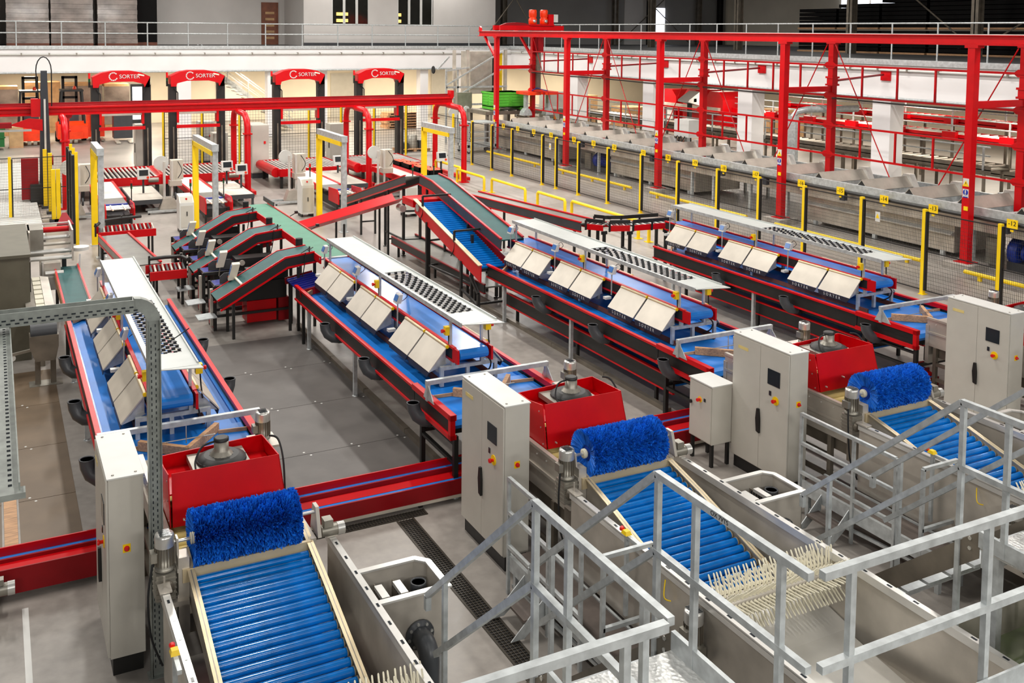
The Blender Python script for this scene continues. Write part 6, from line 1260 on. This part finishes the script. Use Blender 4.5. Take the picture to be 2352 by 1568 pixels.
t = thing('carton_stack', 'single brown carton stack before the orange forklift', 'cartons', (1.0, 63.2, 0)); B(.75, 1.5, 62.8, 63.6, .1, 1.2).o('carton', 'cardboard', t); B(.75, 1.5, 62.8, 63.6, 0, .1).o('pallet_base', 'wood', t)
t = thing('staircase', 'grey steel staircase rising to the gallery behind the arches', 'stairs', (16, 67, 0)); s = None
for y in (66.6, 68.0): MB().slab([(18.6, y, 0), (18.6, y, .35), (12.4, y, 5.0), (12.4, y, 4.6)], .05).o('stringer', 'galvanised', t); MB().bar((18.6, y, 1.3), (12.4, y, 5.95), .06).bar((18.6, y, .8), (12.4, y, 5.4), .04).o('handrail', 'galvanised', t)
for k in range(18):
    if s is None: s = B(18.0, 18.4, 66.6, 68.0, .22, .26).o('tread', 'steel_dark', t)
    else: inst(s, t, (-k*.335, 0, k*.255))
for k in range(5): MB().bar((18.3-k*1.4, 66.6, .2+k*1.05), (18.3-k*1.4, 66.6, 1.5+k*1.05), .05).o('rail_post', 'galvanised', t)
t = thing('pallet_stack', 'low stack of wooden pallets behind the red beam end', 'pallets', (26, 66, 0)); pr = None
for k in range(6):
    if pr is None: pr = MB().box(25, 27.6, 65.2, 66.6, 0, .04).box(25, 25.2, 65.2, 66.6, .04, .14).box(26.2, 26.4, 65.2, 66.6, .04, .14).box(27.4, 27.6, 65.2, 66.6, .04, .14).box(25, 27.6, 65.2, 66.6, .14, .18).o('pallet', 'wood', t)
    else: inst(pr, t, (.1*(k % 2), 0, k*.19))
t = thing('wood_pallet', 'wooden pallet with grey machine parts on the far floor', 'pallet', (21.8, 53, 0)); MB().box(20.9, 22.8, 52.4, 53.6, .1, .15).box(20.9, 21.1, 52.4, 53.6, 0, .1).box(22.6, 22.8, 52.4, 53.6, 0, .1).box(21.75, 21.95, 52.4, 53.6, 0, .1).o('deck', 'wood', t)
t = thing('machine_part', 'grey motor parts lying on the wooden pallet on the far floor', 'machine', (21.8, 53, .15)); MB().lathe((21.9, 53, .15), [(.35, 0), (.35, .3), (.3, .4), (.3, .75), (.1, .8)], 14).o('drum', 'motor_grey', t); MB().box(21.0, 21.5, 52.6, 53.3, .15, .5).box(22.2, 22.6, 52.6, 53.0, .15, .6).o('block', 'dark_grey', t, kind='stuff')
# machines at the edge by the first line
t = thing('bagging_machine', 'grey bagging machine with steel rollers and red cover at the edge of view', 'machine', (.5, 25, 0))
B(-.6, .6, 22.4, 25.9, 0, 2.2).o('cabinet', 'bagger_olive', t); B(-.6, .62, 22.35, 25.95, 2.2, 2.26).o('roof_plate', 'bagger_olive', t); B(.62, .64, 23.2, 24.6, 1.2, 1.9).o('window', 'dark_glass', t); B(.62, 1.0, 25.6, 26.4, 1.5, 2.15).o('gear_housing', 'motor_grey', t)
for (y, z, m_, r) in ((26.3, 2.0, 'red', .07), (26.0, 1.86, 'chrome', .05), (25.6, 1.6, 'chrome', .06), (25.4, 1.48, 'steel_bright', .05), (26.5, 2.12, 'chrome', .02), (25.9, 1.72, 'steel', .04)): MB().tube((.68, y, z), (1.62, y, z), r, 10).o('roller', m_, t)
for x in (.68, 1.63): MB().box(x-.02, x+.02, 25.3, 26.6, 1.4, 2.15).o('roller_frame', 'steel', t)
MB().slab([(1.35, 26.6, 2.05), (1.75, 26.6, 2.05), (1.6, 26.9, 2.3), (1.5, 26.9, 2.3)], .04).o('cover', 'dark_red', t); MB().lathe((1.85, 26.0, 1.5), [(.2, 0), (.2, .08)], 16).o('reel', 'white', t); MB().box(.9, 1.35, 25.2, 25.7, .9, 1.4).o('drive_block', 'steel', t); MB().box(1.0, 1.5, 25.0, 25.4, .8, 1.1).tube((1.0, 25.0, 1.2), (1.4, 25.0, 1.2), .06, 8).o('mechanism', 'chrome', t)
MB().box(1.4, 1.5, 25.6, 25.7, 0, 1.4).box(.9, 1.0, 25.2, 25.3, 0, .9).o('leg', 'black', t); MB().bar((1.75, 25.4, .7), (1.8, 25.5, 1.5), .04).o('lever', 'chrome', t); MB().tube((.95, 25.2, 1.1), (.95, 25.2, 1.45), .03, 8).o('air_cylinder', 'steel_bright', t)
t = thing('pocket_feeder', 'steel feeder with a row of white pockets beside the bagging machine', 'machine', (.75, 23, 0))
MB().slab([(.5, 21.6, 1.22), (.68, 21.6, 1.26), (.68, 24.6, 1.26), (.5, 24.6, 1.22)], .04).o('side_tray', 'steel', t); MB().slab([(.86, 21.6, 1.26), (1.04, 21.6, 1.22), (1.04, 24.6, 1.22), (.86, 24.6, 1.26)], .04).o('side_tray', 'steel', t); pk = None
for k in range(7):
    if pk is None: pk = MB().box(.69, .85, 21.7, 22.0, 1.2, 1.27).o('pocket', 'ivory', t)
    else: inst(pk, t, (0, k*.41, 0))
B(.66, .88, 21.6, 24.6, 1.1, 1.2).o('bed', 'dark_grey', t)
for y in (21.9, 24.3): MB().box(.7, .84, y-.05, y+.05, 0, 1.1).o('leg', 'steel_dark', t)
cable([(.5, 24.0, 1.2), (.42, 23.6, 1.1), (.42, 23.0, 1.0), (.5, 22.6, 1.1)], .015, 'orange', t)
t = thing('hopper_unit', 'grey steel hopper box on two legs before the pocket feeder', 'machine', (.75, 21, 0))
MB().ext([(.62, .5), (.98, .5), (1.04, .78), (1.04, 1.0), (.52, 1.0), (.52, .78)], 'y', 20.6, 20.95).o('hopper', 'steel_dark', t); MB().tube((.54, 20.8, 1.03), (1.02, 20.8, 1.03), .16, 14).o('drum', 'dark_grey', t)
for x in (.66, .94): MB().box(x-.05, x+.05, 20.72, 20.82, 0, .5).o('leg', 'steel_dark', t)
B(.5, 1.1, 20.6, 20.95, 0, .015).o('base_plate', 'motor_grey', t); MB().bar((.2, 21.1, .55), (.55, 21.1, .6), .05).o('caster_arm', 'motor_grey', t); MB().tube((.22, 21.08, .48), (.22, 21.12, .48), .06, 10).o('caster', 'white', t)
t = thing('green_belt_conveyor', 'short dark green belt with red rails feeding the first sorting line', 'conveyor', (1.5, 23.4, 0))
B(1.26, 1.72, 20.9, 25.6, 1.17, 1.2).o('belt', 'belt_green', t)
for x in (1.23, 1.75): B(x-.02, x+.02, 20.9, 25.6, 1.05, 1.25).o('side_rail', 'red', t); B(x-.03, x-.02, 20.9, 25.6, 1.0, 1.22).o('side_plate', 'wood' if x < 1.5 else 'steel', t)
for x in (1.26, 1.7):
    for y in (21.6, 25.2): MB().box(x-.035, x+.035, y-.035, y+.035, 0, 1.05).o('leg', 'black', t)
MB().bar((1.26, 21.6, .5), (1.7, 21.6, .5), .04).o('tie_bar', 'black', t)
